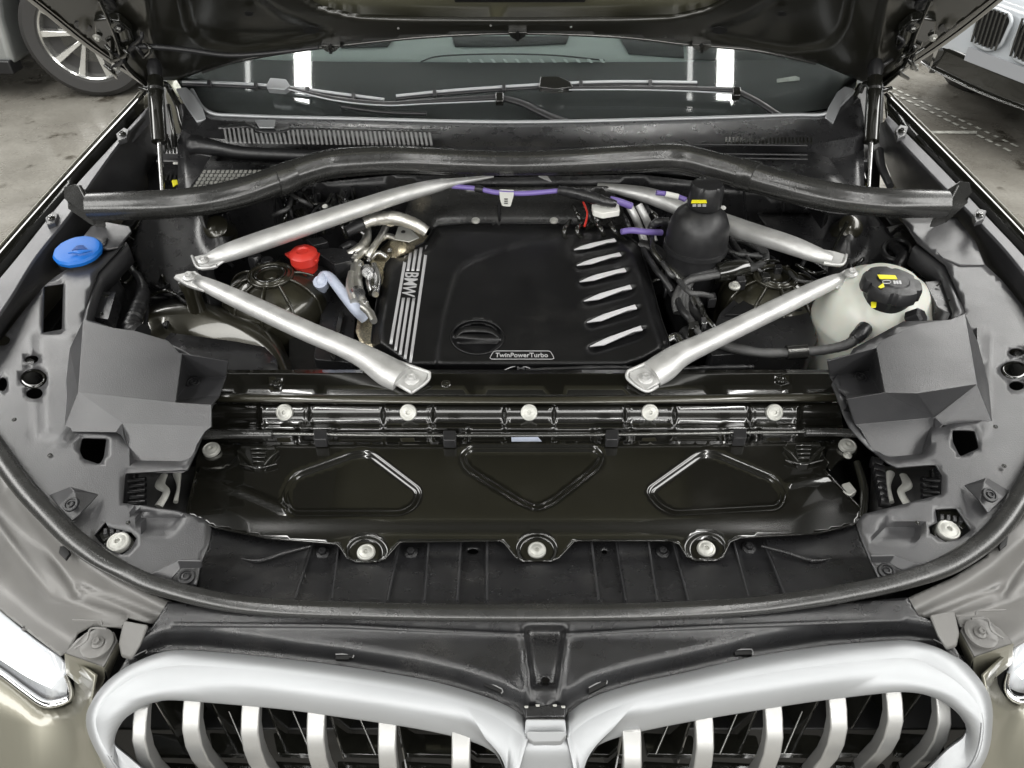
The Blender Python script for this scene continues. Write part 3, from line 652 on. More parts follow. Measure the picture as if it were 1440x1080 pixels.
bd = rounded([(688, 505), (694, 493.5), (774, 493.5), (780, 505)], 3)
bd = resamp(bd + bd[:1], 60)
tube('badge_frame', [(x, y, zt_(x, y), .5) for x, y in bd] , M['print'], ec, seg=6, n=1)
tube('emblem_rim', [(708 + k * 4.4, 521 - 6.5 * math.sin(math.pi * k / 10), zt_(708 + k * 4.4, 516) + .001, .7) for k in range(11)], M['print'], ec, seg=6, n=2)
text_on('emblem_lettering', 'M', [(727, 520), (738, 520), (737.5, 516), (727.5, 516)], lambda x, y: zt_(x, y) + .001, M['print'], ec)
tube('filler_ring', [(671.5 + 37 * math.cos(a * .314), 474 + 24 * math.sin(a * .314), zt_(671.5 + 37 * math.cos(a * .314), 474 + 24 * math.sin(a * .314)) + .0005, 1.3) for a in range(21)], M['cover'], ec, seg=8, n=3)
tube('filler_handle', [(640, 474, zt_(640, 474), 2), (650, 465, float(zec0(650, 465)) + .004, 5), (672, 463, float(zec0(672, 463)) + .006, 6), (692, 466, float(zec0(690, 466)) + .004, 5), (703, 475, zt_(703, 475), 2)], M['cover'], ec, seg=14, flat=.5)
for x in (669, 779): bolt(x, 310, 1.02, 6, M['bolt'], car)
tube('wiring_conduit', [(740, 521, .965, 3.2), (800, 518, .972, 3.2), (870, 517, .972, 3.4), (920, 520, .968, 3.4), (1000, 517, .965, 3.4), (1060, 516, .965, 3.2)], M['hose'], car, mod=lambda d, i: 1 + .2 * math.sin(d * 1800), n=22, seg=10)

# ---- four aluminium braces
def brace(path, foot1, foot2, b1, b2, gro=True):
    def pr(a): c, s_ = math.cos(a) * 1.1, math.sin(a) * 1.1; return (c, s_ * .82 * (1 - .10 * math.exp(-((a - math.pi / 2) / .3) ** 2)))
    o = tube('strut_brace', path, M['alu'], car, seg=24, n=8, prof=pr)
    for ft in (foot1, foot2):
        if ft: prism('brace_foot', ft, 0, .006, M['alu'], o, bevel=.0025)
    for b in (b1, b2):
        if b: bolt(*b, M['alu'], o, kind='hex')
    return o
B2 = brace([(272, 391, 1.038, 6), (290, 400, 1.036, 10), (320, 414, 1.032, 12.5), (370, 437, 1.026, 14), (430, 465, 1.02, 14.5), (480, 486, 1.014, 15), (515, 503, 1.008, 17), (545, 522, 1.001, 21), (565, 533, .996, 20)],
      [(243, 389, 1.040), (247, 387, 1.043), (262, 383, 1.036), (274, 380, 1.044), (300, 398, 1.04), (286, 408, 1.036), (262, 399, 1.034)],
      [(540, 530, 1.0), (562, 509, 1.006), (590, 518, 1.006), (603, 524, 1.006), (600, 535, .999), (578, 552, .998), (566, 545, .998)], (266, 389, 1.052, 9), (579, 533, 1.001, 11))
for e in ([(560, 509, 1.008, 3), (604, 524, 1.007, 2.5), (579, 552, .999, 2.5)],): tube('foot_lip', [e[0], e[1]], M['alu'], B2, seg=8); tube('foot_lip', [e[1], (601, 536, 1.002, 2.5), e[2]], M['alu'], B2, seg=8)
B4 = brace([(1190, 388, 1.038, 6), (1172, 396, 1.036, 10), (1145, 408, 1.032, 12), (1100, 430, 1.026, 13.5), (1040, 459, 1.02, 14), (990, 483, 1.014, 15), (955, 500, 1.008, 17), (932, 517, 1.001, 20), (915, 528, .996, 19)],
      [(1218, 385, 1.040), (1212, 383, 1.043), (1200, 379, 1.044), (1188, 378, 1.044), (1164, 394, 1.04), (1178, 404, 1.036), (1202, 395, 1.034)],
      [(944, 522, 1.0), (930, 502, 1.006), (898, 514, 1.006), (884, 522, 1.006), (884, 532, .999), (908, 549, .998), (922, 542, .998)], (1197, 384, 1.052, 9), (908, 532, 1.001, 11))
tube('foot_lip', [(930, 502, 1.008, 3), (883, 522, 1.007, 2.5)], M['alu'], B4, seg=8); tube('foot_lip', [(883, 522, 1.007, 2.5), (883, 533, 1.002, 2.5), (908, 550, .999, 2.5), (925, 543, .999, 2.5)], M['alu'], B4, seg=8)
B1 = brace([(290, 366, 1.045, 8), (315, 357, 1.05, 13), (350, 345, 1.055, 14.5), (400, 328, 1.06, 14.5), (450, 311, 1.066, 14), (510, 291, 1.072, 13), (560, 275, 1.076, 12), (610, 262, 1.08, 10), (640, 256, 1.082, 6), (694, 248, 1.085, 2)],
      [(269, 361, 1.043), (284, 358, 1.046), (297, 356, 1.05), (320, 362, 1.05), (300, 376, 1.04), (282, 378, 1.038)], None, (286, 366, 1.058, 8), None)
tube('foot_lip', [(270, 360, 1.044, 2), (280, 377, 1.04, 2.5), (305, 374, 1.044, 3)], M['alu'], B1, seg=8)
B3 = brace([(1168, 364, 1.045, 8), (1145, 357, 1.05, 12), (1110, 344, 1.055, 14), (1060, 328, 1.045, 14.5), (1010, 311, 1.04, 14.5), (960, 292, 1.04, 13.5), (915, 276, 1.042, 12), (880, 268, 1.045, 9), (840, 261, 1.05, 4)],
      [(1190, 357, 1.046), (1172, 353, 1.05), (1150, 348, 1.05), (1140, 364, 1.045), (1165, 371, 1.04), (1184, 373, 1.038)], None, None, None)
tube('foot_lip', [(1190, 358, 1.045, 2), (1184, 372, 1.04, 2.5), (1158, 370, 1.042, 3)], M['alu'], B3, seg=8)
prism('brace_tongue', [(757, 247, 1.09), (768, 245, 1.09), (776, 255, 1.085), (766, 251, 1.085)], 0, .003, M['alu'], car, bevel=.001)
# mounting posts under the outer feet
for x, y in ((266, 398), (1199, 392)): lathe('brace_post', [(.017, -.10), (.014, -.02), (.018, 0), (.017, .003), (.01, .004)], P(x, y, 1.02), (0, 0, 1), M['bay'], car)
for x, y in ((288, 374), (1178, 368)): lathe('brace_post', [(.014, -.10), (.012, -.02), (.015, 0), (.014, .003), (.01, .004)], P(x, y, 1.025), (0, 0, 1), M['clutter'], car)

# ---- wheel-house sheet metal and strut towers
PB = plane((0, 1.10, 0), (0, -1, 0))
sheet('bulkhead_panel', [(250, 292), (330, 280), (400, 262), (560, 246), (700, 250), (900, 246), (1040, 262), (1120, 282), (1215, 292), (1200, 420), (300, 420)], lambda X, Y: .02 + .015 * np.sin(X / 37.0) * 0 + .02 * ss(20, 0, sdp(X, Y, ell(305, 318, 20, 30))) * 0, M['clutter'], car, proj=PB, step=12)
sheet('heat_mat', rounded([(585, 262), (640, 262), (700, 264), (860, 262), (880, 300), (884, 330), (560, 330), (572, 290)], 10), lambda X, Y: .035 + .012 * ss(-25, -10, sdp(X, Y, [(592, 286), (640, 270), (850, 268), (878, 330), (590, 330)])), M['rubber'], car, proj=PB, step=7, smooth=70)
for xx in (250, 385, 440, 495, 530, 700, 1012, 1046, 1100, 1128):
    tube('panel_rib', [(xx, 262, .04, 1.8), (xx + 2, 300, .04, 1.8), (xx + 4, 340, .03, 1.8)], M['clutter'], car, seg=8, proj=PB)
# pressed wheel-house panels (olive primer)
sheet('wheelhouse_panel', [(200, 300), (320, 292), (330, 330), (300, 372), (270, 400), (240, 420), (205, 400), (185, 350)], lambda X, Y: 1.0 - .0006 * (Y - 300) + .02 * ss(30, 0, np.hypot(X - 306, (Y - 320) * .6)), M['trimd'], car, step=6, smooth=80)
sheet('wheelhouse_panel', [(1065, 300), (1230, 298), (1262, 340), (1250, 380), (1200, 410), (1150, 372), (1090, 335)], lambda X, Y: 1.0 - .0006 * (Y - 300) + .02 * ss(30, 0, np.hypot(X - 1195, (Y - 325) * .6)), M['trimd'], car, step=6, smooth=80)
for cx, s in ((306, 1), (1193, -1)):
    lathe('pressed_bead', [(.03, -.03), (.024, .012), (.016, .018), (.002, .02)], P(cx, 322, 1.0), (0, -.6, .8), M['bay'], car)
cst = [(205, 440), (228, 431), (255, 428), (290, 430), (330, 441), (365, 461), (388, 484), (402, 512), (408, 530)]
loft('wheelhouse_arch', [[(x + 4, y - 9, .93) for x, y in cst], [(x, y, .962) for x, y in cst], [(x - 3, y + 6, .967) for x, y in cst], [(x - 8, y + 18, .962) for x, y in cst], [(x - 22, y + 52, .93) for x, y in cst], [(x - 40, y + 90, .88) for x, y in cst]], M['bay'], car, n=40, smooth=80)
rw = [(1120, 420), (1200, 410), (1250, 430), (1250, 500), (1160, 520), (1120, 470)]
sheet('wheelhouse_arch', rw, .90, M['bay'], car, step=20)
sheet('arch_liner', [(232, 476), (240, 468), (330, 480), (372, 488), (388, 504), (392, 526), (300, 530), (240, 500)], .975, M['clutter'], car, step=20, thick=.02)
def tower(px, py, z, rp, m=M['bay']):
    c = P(px, py, z); r = rp * depth(c) / FPX
    t = lathe('strut_tower', [(r * 1.0, -.22), (r, -.035), (r * .93, -.014), (r * .80, -.004), (r * .55, .010), (r * .40, .014), (r * .38, .020), (r * .34, .022), (r * .30, .012), (r * .16, .010), (r * .12, .018), (.001, .018)], c, (0, 0, 1), m, car, seg=48, smooth=50)
    for k in range(10):
        a = k * .628 + .3; tp = [(c.x + math.cos(a) * q * r, c.y + math.sin(a) * q * r, c.z + h, .0028) for q, h in ((.42, .016), (.62, .011), (.85, -.004), (.99, -.03), (1.0, -.10))]
        tube('tower_rib', tp, m, t, world=True, seg=8, n=4)
    tube('tower_ring', [(c.x + math.cos(a * .3927) * r * .42, c.y + math.sin(a * .3927) * r * .42, c.z + .017, .0035) for a in range(17)], m, t, world=True, seg=8, n=3)
    tube('tower_ring', [(c.x + math.cos(a * .3927) * r * .28, c.y + math.sin(a * .3927) * r * .28, c.z + .019, .003) for a in range(17)], M['gloss'], t, world=True, seg=8, n=3)
    return t
t1 = tower(383, 398, .985, 72); bolt(396, 401, .988, 10, M['bolt'], t1, kind='hex')
t2 = tower(1088, 400, .975, 70)
bolt(1033, 402, 1.0, 8, M['bolt'], car, kind='hex'); bolt(1017, 292, 1.05, 4, M['white'], car)
for x, y in ((360, 366), (377, 372)): lathe('damper_plug', [(.014, -.03), (.014, .004), (.010, .012), (.004, .012)], P(x, y, .99), (0, 0, 1), M['clutter'], car)

# ---- left corner: washer cap, bracket, wiring
wn = lathe('washer_neck', [(.045, -.10), (.040, -.02), (.036, -.006), (.036, .004)], P(112, 362, 1.06), (0, -.1, 1), M['hose'], car)
cap = lathe('washer_cap', [(.034, 0), (.039, .002), (.040, .008), (.037, .012), (.030, .0135), (.002, .012)], P(112, 358, 1.066), (0, -.12, 1), M['blue'], car, rmod=lambda a, h: 1 + .012 * math.cos(a * 12)); cap['label'] = 'bright blue washer filler cap'
M['bluedark'] = mat('blue_cap_symbol', (.002, .05, .22), .5)
for k in range(4): tube('cap_symbol', [(101 + k * 2, 352 - k * 1.8, 1.0805, .8), (112, 349.5 - k * 1.4, 1.0815, .8), (124 - k * 2, 351 - k * 1.8, 1.0805, .8)], M['bluedark'], cap, seg=6)
for k in range(3): tube('cap_grip', [(96 + k * 4, 356 - k, 1.081, 1.4), (112, 353 + k * 1.5, 1.083, 1.4), (129 - k * 4, 352 + k, 1.081, 1.4)], M['blue'], cap, seg=8)
br = prism('corner_bracket', [(112, 338), (128, 318), (150, 312), (182, 318), (185, 325), (166, 347), (150, 350), (132, 347)], 1.07, .004, M['trim'], car)
prism('bracket_pocket', [(122, 336), (134, 333), (152, 334), (148, 343), (138, 346), (120, 342)], 1.073, .003, M['trimd'], br)
prism('relay_box', [(133, 446), (142, 411), (163, 410), (152, 449)], 1.03, .03, M['trimd'], car, r=1)
for x, y in ((149, 416), (142, 441)): bolt(x, y, 1.031, 3, M['gloss'], car, kind='clip')
sheet('corner_lip', [(126, 412), (136, 383), (177, 340), (181, 345), (142, 386), (132, 414), (122, 449), (152, 458), (150, 463), (116, 451)], 1.05, M['trim'], car, step=12, thick=.035)
lm = tube('wiring_loom', [(178, 346, 1.0, 3), (184, 375, 1.0, 4), (198, 395, 1.0, 5), (201, 415, 1.0, 9), (192, 440, 1.0, 10), (185, 462, 1.0, 12), (200, 470, 1.0, 14)], M['hose'], car, mod=lambda d, i: 1 + .12 * math.sin(d * 500), n=10)
tube('wiring_tube', [(196, 385, .98, 3), (206, 430, .98, 3), (203, 470, .98, 3)], M['hose'], car, seg=8)
sheet('lamp_bay', [(150, 360), (240, 330), (300, 350), (300, 470), (160, 470)], .90, M['clutter'], car, step=30)
for i in range(26):
    x = random.uniform(160, 300); y = random.uniform(325, 430); a = random.uniform(-60, 60); b = random.uniform(-40, 40)
    tube('bay_cable', [(x, y, .93, random.uniform(1.5, 4)), (x + a * .5, y + b, .94 + random.uniform(-.01, .03), 2.5), (x + a, y + b * .3, .93, 2.5)], random.choice([M['hose'], M['gloss'], M['clutter']]), car, seg=8)

# ---- left of the engine: red cap, pale hose, foil pipes
rc = lathe('red_cap', [(.020, -.03), (.024, -.012), (.026, -.010), (.026, .006), (.022, .010), (.012, .012), (.010, .009), (.001, .009)], P(427, 360, 1.02), (0, -.1, 1), M['red'], car, rmod=lambda a, h: 1 + .02 * math.cos(a * 8)); rc['label'] = 'red reservoir cap with two lugs'
prism('cap_lug', [(400, 356), (412, 351), (418, 362), (406, 361)], 1.02, .005, M['red'], rc); prism('cap_lug', [(438, 352), (450, 355), (446, 366), (436, 364)], 1.02, .005, M['red'], rc)
lathe('fluid_reservoir', [(.05, -.12), (.05, -.03), (.04, -.02), (.022, -.012)], P(430, 375, 1.0), (0, 0, 1), M['clutter'], car)
ph = tube('pale_hose', [(453, 410, .96, 8), (452, 398, .985, 8), (455, 388, .99, 7), (464, 390, .99, 7), (474, 402, .99, 7.5), (488, 420, .985, 8), (502, 436, .98, 9), (514, 447, .965, 9)], M['pale'], car, n=6)
tube('hose_collar', [(450, 396, .99, 10), (453, 402, .975, 10)], M['pale'], ph, seg=14)
def foiltube(pts, m=M['foil'], nm='foil_wrapped_pipe'): return tube(nm, pts, m, car, mod=lambda d, i: 1 + random.uniform(-.05, .05), n=7, seg=14, smooth=30)
foiltube([(512, 314, 1.03, 8), (530, 308, 1.035, 9), (556, 307, 1.04, 9.5), (580, 314, 1.035, 9), (600, 326, 1.02, 8)])
tube('black_coupling', [(487, 326, 1.02, 8), (503, 318, 1.026, 9), (512, 314, 1.03, 8.5)], M['hose'], car)
foiltube([(516, 322, 1.0, 6), (515, 338, 1.0, 7), (505, 350, 1.0, 7), (490, 358, .995, 6)])
foiltube([(543, 318, 1.0, 5), (536, 332, 1.0, 5), (524, 350, 1.0, 5), (518, 362, .99, 5)])
foiltube([(503, 372, .985, 9), (500, 395, .985, 9.5), (505, 418, .98, 9), (514, 436, .975, 8)])
tube('steel_canister', [(522, 380, .985, 7), (523, 398, .985, 9), (526, 412, .98, 8)], M['steel'], car)
foiltube([(520, 366, .98, 4), (531, 356, .985, 4), (545, 362, .98, 4)], M['steel'], 'steel_pipe')
foiltube([(512, 362, .975, 4), (525, 370, .98, 4), (536, 384, .975, 4), (530, 398, .975, 4)], M['heat'], 'steel_pipe')
sheet('heat_shield', [(520, 372), (536, 348), (556, 330), (580, 322), (604, 332), (600, 345), (560, 362), (548, 372), (536, 400)], lambda X, Y: .975 + .03 * ss(30, 0, np.hypot(X - 565, Y - 345)), M['heat'], car, step=5, smooth=80)
prism('shield_tab', [(554, 336), (560, 318), (574, 318), (590, 334), (575, 340)], 1.005, .002, M['bolt'], car); bolt(567, 326, 1.006, 3, M['void'], car)
sheet('heat_shield', [(504, 444), (526, 440), (530, 470), (526, 488), (508, 484), (500, 466)], .95, M['heat'], car, step=5, smooth=80)
sheet('heat_shield', [(508, 514), (528, 510), (530, 522), (505, 522)], .95, M['foil'], car, step=6)
prism('engine_block_cover', [(455, 420), (480, 405), (500, 440), (496, 510), (440, 505)], .94, .1, M['clutter'], car, r=6)
prism('black_valve', [(440, 352), (468, 348), (500, 352), (496, 366), (470, 372), (462, 366)], 1.0, .05, M['clutter'], car, r=3)
prism('black_valve', [(430, 336), (452, 332), (462, 340), (440, 345)], 1.0, .05, M['clutter'], car, r=2)
prism('metal_flap', [(478, 435), (484, 438), (470, 505), (464, 500)], .955, .01, M['dsteel'], car, bevel=.0006)
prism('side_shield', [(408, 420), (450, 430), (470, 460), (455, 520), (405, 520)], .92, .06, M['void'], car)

# ---- cable runs behind the engine cover
vc = tube('violet_cable', [(636, 262, 1.075, 3.4), (670, 265, 1.075, 3.4), (700, 271, 1.075, 3.6), (740, 272, 1.075, 3.6), (786, 268, 1.075, 3.4)], M['violet'], car, seg=12); vc['label'] = 'violet cable with a white tag'
prism('cable_tag', [(702, 266), (723, 267), (722, 276), (718, 290), (706, 289), (703, 280)], 1.079, .001, M['white'], vc, r=2, bevel=.0003)
for k in range(3): prism('tag_print', [(709, 279 + k * 3), (714, 279 + k * 3), (714, 280.5 + k * 3), (709, 280.5 + k * 3)], 1.0797, .0004, M['trimd'], vc, bevel=0)
tube('cable_clip', [(669, 265, 1.075, 5), (680, 267, 1.075, 5)], M['hose'], vc, seg=12)
tube('black_plug', [(786, 268, 1.075, 6), (800, 270, 1.076, 7), (825, 276, 1.076, 8), (850, 283, 1.075, 7), (866, 287, 1.07, 5)], M['clutter'], car, mod=lambda d, i: 1 + .12 * (i % 3 == 0), n=5)
tube('violet_cable', [(858, 280, 1.066, 4.5), (872, 284, 1.06, 5), (888, 290, 1.05, 5)], M['violet'], car)
tube('violet_cable', [(923, 271, 1.09, 3.6), (945, 274, 1.085, 3.6), (965, 281, 1.08, 3.6)], M['violet'], car); tube('cable_tag', [(936, 273, 1.088, 4.4), (954, 277, 1.084, 4.4)], M['white'], car, seg=12)
tube('violet_cable', [(874, 326, 1.03, 4.2), (888, 324, 1.03, 4.4), (908, 326, 1.03, 4.4), (930, 327, 1.02, 4.4)], M['violet'], car)
for px_ in (0, 14): tube('steel_pipe', [(884 + px_, 288, 1.05, 5.5), (893 + px_, 305, 1.03, 5.5), (900 + px_, 322, 1.0, 5.5), (906 + px_, 340, .98, 5.5)], M['alu'], car)
prism('white_connector', [(832, 286), (846, 282), (870, 286), (872, 296), (848, 300), (834, 296)], 1.06, .012, M['white'], car, r=2); bolt(856, 290, 1.062, 3, M['steel'], car)
tube('wire', [(820, 284, 1.05, 1.6), (826, 300, 1.04, 1.6), (822, 318, 1.03, 1.6)], M['red'], car, seg=8)
for k in range(14):
    x = 800 + random.uniform(0, 110); y = random.uniform(276, 312); tube('bay_cable', [(x, y, 1.02, 3), (x + random.uniform(-15, 25), y + 14, 1.03, 3.4), (x + random.uniform(-10, 30), y + 30, 1.0, 3)], random.choice([M['hose'], M['clutter'], M['gloss']]), car, seg=8)
for k in range(18):
    x = 385 + random.uniform(0, 120); y = random.uniform(262, 300); tube('bay_cable', [(x, y, 1.03, random.uniform(2, 5)), (x + random.uniform(-10, 10), y + 18, 1.03, 3.4), (x + random.uniform(-10, 18), y + 40, 1.0, 3)], random.choice([M['hose'], M['clutter'], M['gloss']]), car, seg=8)
bolt(457, 290, 1.05, 4, M['white'], car)

# ---- right of the engine: black reservoir, hoses, battery box, expansion tank
c = P(978, 345, 1.035); r = 43 * depth(c) / FPX
rv = lathe('black_reservoir', [(r * .55, -.20), (r * .72, -.12), (r * .88, -.03), (r * .95, -.006), (r * 1.04, -.005), (r * 1.04, .003), (r * .98, .004), (r * 1.0, .02), (r * .95, .045), (r * .80, .064), (r * .55, .075), (r * .42, .078), (r * .42, .09)], c, (0.02, 0, 1), M['hose'], car, seg=40)
rcap = lathe('screw_cap', [(r * .50, 0), (r * .53, .004), (r * .52, .036), (r * .46, .042), (r * .2, .044), (.001, .044)], c + Vector((.003, 0, .08)), (0, 0, 1), M['hose'], rv, seg=48, rmod=lambda a, h: 1 - .10 * (abs(math.sin(a * 3)) < .35 and h > .005))
tt = c + Vector((.003, 0, .126)); 
PT = plane(tt, (0, 0, 1))
prism('yellow_label', [(973, 281), (993, 281), (994, 285), (972, 285)], .001, .001, M['yellow'], rcap, proj=PT, bevel=0)
text_on('label_lettering', 'OIL', [(974, 289.5), (992, 289.5), (992, 286.5), (974, 286.5)], .001, M['white'], rcap, proj=PT) if False else None
for k in range(3): prism('cap_symbol', [(974 + k * 7, 287), (979 + k * 7, 287), (979 + k * 7, 290), (974 + k * 7, 290)], .001, .0008, M['print'], rcap, proj=PT, bevel=0)
tube('hose_elbow', [(940, 312, 1.04, 6), (926, 312, 1.04, 6), (917, 318, 1.03, 5.5), (916, 326, 1.02, 5)], M['clutter'], car, mod=lambda d, i: 1 + .12 * (i % 3 == 0))
tube('vent_pipe', [(916, 324, 1.02, 4.4), (918, 350, 1.01, 4.4), (930, 368, 1.0, 5), (946, 382, .995, 7), (962, 398, .985, 7)], M['dsteel'], car)
hm = lambda d, i: 1 + .05 * math.sin(d * 2500)
M['braid'] = mat('braided_sleeve', (.05, .05, .05), .35, spec=.9, bump=1, bscale=900)
for k in range(4): tube('braided_hose', [(952 + k * 4, 440, .965, 5.4), (950 + k * 5, 418 - k * 2, .98, 5.4), (966 + k * 4, 396 - k * 3, .995, 5.4), (1000, 388 - k * 4, 1.005, 5.4), (1040, 381 - k * 2, 1.005, 5.4), (1065, 374, 1.0, 5.4), (1078, 362 - k, .995, 4), (1066, 350 - k * 2, .995, 4), (1040 - k * 4, 335, .99, 4)], M['braid'], car, mod=hm, n=9)
tube('hose_wrap', [(1008, 384, 1.004, 14), (1030, 380, 1.006, 14), (1048, 377, 1.005, 13)], M['gloss'], car, seg=18)
tube('coolant_pipe', [(940, 400, .97, 8), (960, 425, .965, 9), (985, 450, .96, 9), (1000, 470, .96, 8)], M['hose'], car)
tube('coolant_pipe', [(900, 345, .985, 9), (920, 352, .985, 9), (945, 372, .98, 9)], M['hose'], car)
tube('hose_clamp', [(976, 420, .975, 8), (982, 432, .972, 8)], M['steel'], car); 
bb = prism('battery_box', rounded([(1012, 440), (1050, 404), (1080, 397), (1122, 404), (1138, 440), (1150, 478), (1140, 490), (1000, 500), (1000, 470)], 5), .962, .14, M['clutter'], car)
prism('box_lid', rounded([(1018, 442), (1075, 401), (1118, 407), (1130, 436), (1060, 443)], 4), .968, .01, M['cover'], bb)
tube('steel_stub', [(940, 478, .95, 6), (952, 474, .955, 7), (958, 486, .955, 7), (950, 492, .95, 5)], M['steel'], car)
tube('black_pump', [(962, 470, .945, 14), (975, 480, .945, 18), (985, 492, .94, 14)], M['clutter'], car)
tube('tank_hose', [(1000, 480, .965, 6), (1030, 489, .972, 7), (1070, 496, .978, 7), (1108, 496, .982, 7), (1150, 493, .986, 7), (1180, 488, .992, 7), (1196, 482, 1.0, 7.5), (1204, 474, 1.008, 8)], M['braid'], car, mod=hm, n=9)
tube('hose_sleeve', [(1106, 496, .983, 10.5), (1120, 495, .984, 10.5), (1134, 494, .985, 10.5)], M['dsteel'], car, seg=18)
tube('hose_coupling', [(1202, 477, 1.006, 9.5), (1209, 470, 1.012, 10.5), (1216, 462, 1.014, 11)], M['clutter'], car, seg=18)
c = P(1228, 452, .965); r = 84 * depth(c) / FPX
tk = lathe('expansion_tank', [(r * .9, -.10), (r * 1.0, -.03), (r * .99, -.004), (r * 1.005, 0), (r * .985, .004), (r * .95, .025), (r * .84, .052), (r * .66, .074), (r * .48, .086), (r * .42, .092)], c, (.03, 0, 1), M['tank'], car, seg=56, smooth=60); tk['label'] = 'milky white coolant expansion tank'
cc = P(1250, 409, 1.052); rr = 40 * depth(cc) / FPX
tcap = lathe('tank_cap', [(rr * .8, -.02), (rr * .84, -.004), (rr, 0), (rr, .014), (rr * .94, .020), (rr * .55, .021), (rr * .5, .023), (.001, .023)], cc, (.04, 0, 1), M['hose'], tk, seg=96, rmod=lambda a, h: 1 - .12 * max(0, 1 - abs(((a + .3) % (math.pi / 3)) - math.pi / 6) / .16) * (0 <= h < .0205))
PT2 = plane(cc + Vector((0, 0, .023)), (.04, 0, 1))
prism('yellow_label', [(1234, 386), (1259, 387), (1262, 392), (1237, 391.5)], .001, .001, M['yellow'], tcap, proj=PT2, bevel=0)
prism('yellow_arrow', [(1235, 403), (1242, 398), (1244, 403), (1239, 405)], .001, .001, M['yellow'], tcap, proj=PT2, bevel=0)
tube('cap_symbol', [(1247 + 6 * math.cos(a), 396.5 + 2.4 * math.sin(a), .001, .5) for a in [k * .785 for k in range(9)]], M['print'], tcap, seg=6, proj=PT2)
for k in range(3): prism('cap_symbol', [(1256 + k * 4, 394.5), (1259 + k * 4, 394.5), (1260 + k * 4, 399), (1257 + k * 4, 399)], .001, .0008, M['print'], tcap, proj=PT2, bevel=0)
prism('yellow_mark', [(1225, 424), (1233, 424), (1232, 432), (1225, 432)], 1.048, .002, M['yellow'], tk)
lathe('tank_sensor', [(.014, -.01), (.014, .01), (.010, .014), (.001, .014)], P(1287, 448, 1.035), (.6, -.4, .7), M['hose'], tk, rmod=lambda a, h: 1 + .08 * math.cos(6 * a))
# right inner corner
sheet('corner_lip', [(1290, 341), (1331, 371), (1345, 404), (1356, 438), (1346, 445), (1334, 408), (1322, 376), (1284, 348)], 1.05, M['trim'], car, step=12, thick=.035)
prism('corner_bracket', [(1268, 308), (1290, 309), (1340, 308), (1372, 340), (1385, 372), (1350, 372), (1325, 362)], 1.062, .004, M['trim'], car)
prism('relay_box', [(1300, 396), (1325, 394), (1345, 430), (1338, 442), (1318, 432)], 1.04, .03, M['trimd'], car, r=2)
for a, b in ((1320, 402), (1333, 425)): tube('relay_catch', [(a - 3, b, 1.043, 1.2), (a + 3, b - 3, 1.046, 1.2)], M['gloss'], car, seg=6)
sheet('lamp_bay', [(1200, 330), (1290, 310), (1330, 372), (1345, 445), (1290, 440), (1200, 410)], .93, M['clutter'], car, step=30)
for k in range(6): tube('lamp_bellow', [(1262 + 20 * math.cos(a), 352 + k * 3 + 14 * math.sin(a), .99 - k * .008, 4) for a in [q * .524 for q in range(13)]], M['hose'], car, seg=8)
tube('wiring_loom', [(1255, 345, .99, 7), (1270, 360, .995, 8), (1262, 385, .99, 9), (1285, 400, .985, 9)], M['hose'], car, mod=lambda d, i: 1 + .15 * math.sin(d * 400), n=8)
tube('panel_seam', [(1172, 350, 1.0, 2), (1182, 330, 1.03, 2.5), (1192, 312, 1.06, 2.5)], M['gloss'], car, seg=8)
for i in range(22):
    x = random.uniform(1170, 1300); y = random.uniform(318, 400); tube('bay_cable', [(x, y, .95, random.uniform(2, 4)), (x + random.uniform(-20, 20), y + 12, .96, 3), (x + random.uniform(-30, 30), y + 25, .95, 2.5)], random.choice([M['hose'], M['gloss'], M['clutter']]), car, seg=8)
for i in range(20):
    x = random.uniform(930, 1150); y = random.uniform(345, 400); tube('bay_cable', [(x, y, .95, random.uniform(2, 4)), (x + random.uniform(-20, 20), y + 12, .97, 3), (x + random.uniform(-30, 30), y + 25, .95, 2.5)], random.choice([M['hose'], M['gloss'], M['clutter']]), car, seg=8)

# ================================================================== nose: black slam cover, silver surround, slats
def zpl(X, Y):
    X = np.asarray(X, float); Y = np.asarray(Y, float)
    z = .992 - .012 * ss(860, 900, Y) + .0 * X
    ax = 766 + (Y - 885) * .0; hw = np.interp(Y, [883, 955, 990], [27, 17, 16]); d = np.abs(X - ax) - hw
    z = z - .014 * ss(6, -5, d) * ss(880, 888, Y) * (1 - ss(962, 968, Y)) + .004 * np.exp(-((d - 5) / 4.0) ** 2) * ss(878, 890, Y)
    line = [(245, 878), (480, 880), (600, 886), (735, 892)]; line2 = [(798, 892), (900, 886), (1040, 880), (1270, 872)]
    z = z + .003 * np.exp(-(sdl(X, Y, line) / 2.5) ** 2) + .003 * np.exp(-(sdl(X, Y, line2) / 2.5) ** 2)
    z = z - .01 * ss(60, 0, np.abs(X - 766)) * ss(930, 985, Y)
    z = z - .022 * ss(34, 3, np.minimum(sdl(X, Y, [p[:2] for p in L1L]), sdl(X, Y, [p[:2] for p in L1R])))
    return z
L1L = [(300, 1290, 0.78), (190, 1130, 0.87), (143, 1070, 0.925), (121, 1020, 0.945), (130, 985, 0.96), (157, 953, 0.968), (196, 929, 0.974), (236, 916, 0.976), (283, 916, 0.976), (380, 925, 0.976), (480, 937, 0.974), (580, 953, 0.972), (640, 967, 0.97), (693, 984, 0.966), (722, 998, 0.963), (741, 1012, 0.96)]
L2L = [(305, 1280, 0.78), (203, 1128, 0.875), (158, 1070, 0.93), (135, 1020, 0.962), (146, 987, 0.973), (176, 960, 0.979), (208, 944, 0.982), (238, 937, 0.984), (283, 936, 0.985), (380, 945, 0.985), (480, 958, 0.983), (580, 974, 0.98), (640, 988, 0.977), (690, 1005, 0.973), (718, 1022, 0.969), (742, 1040, 0.964)]
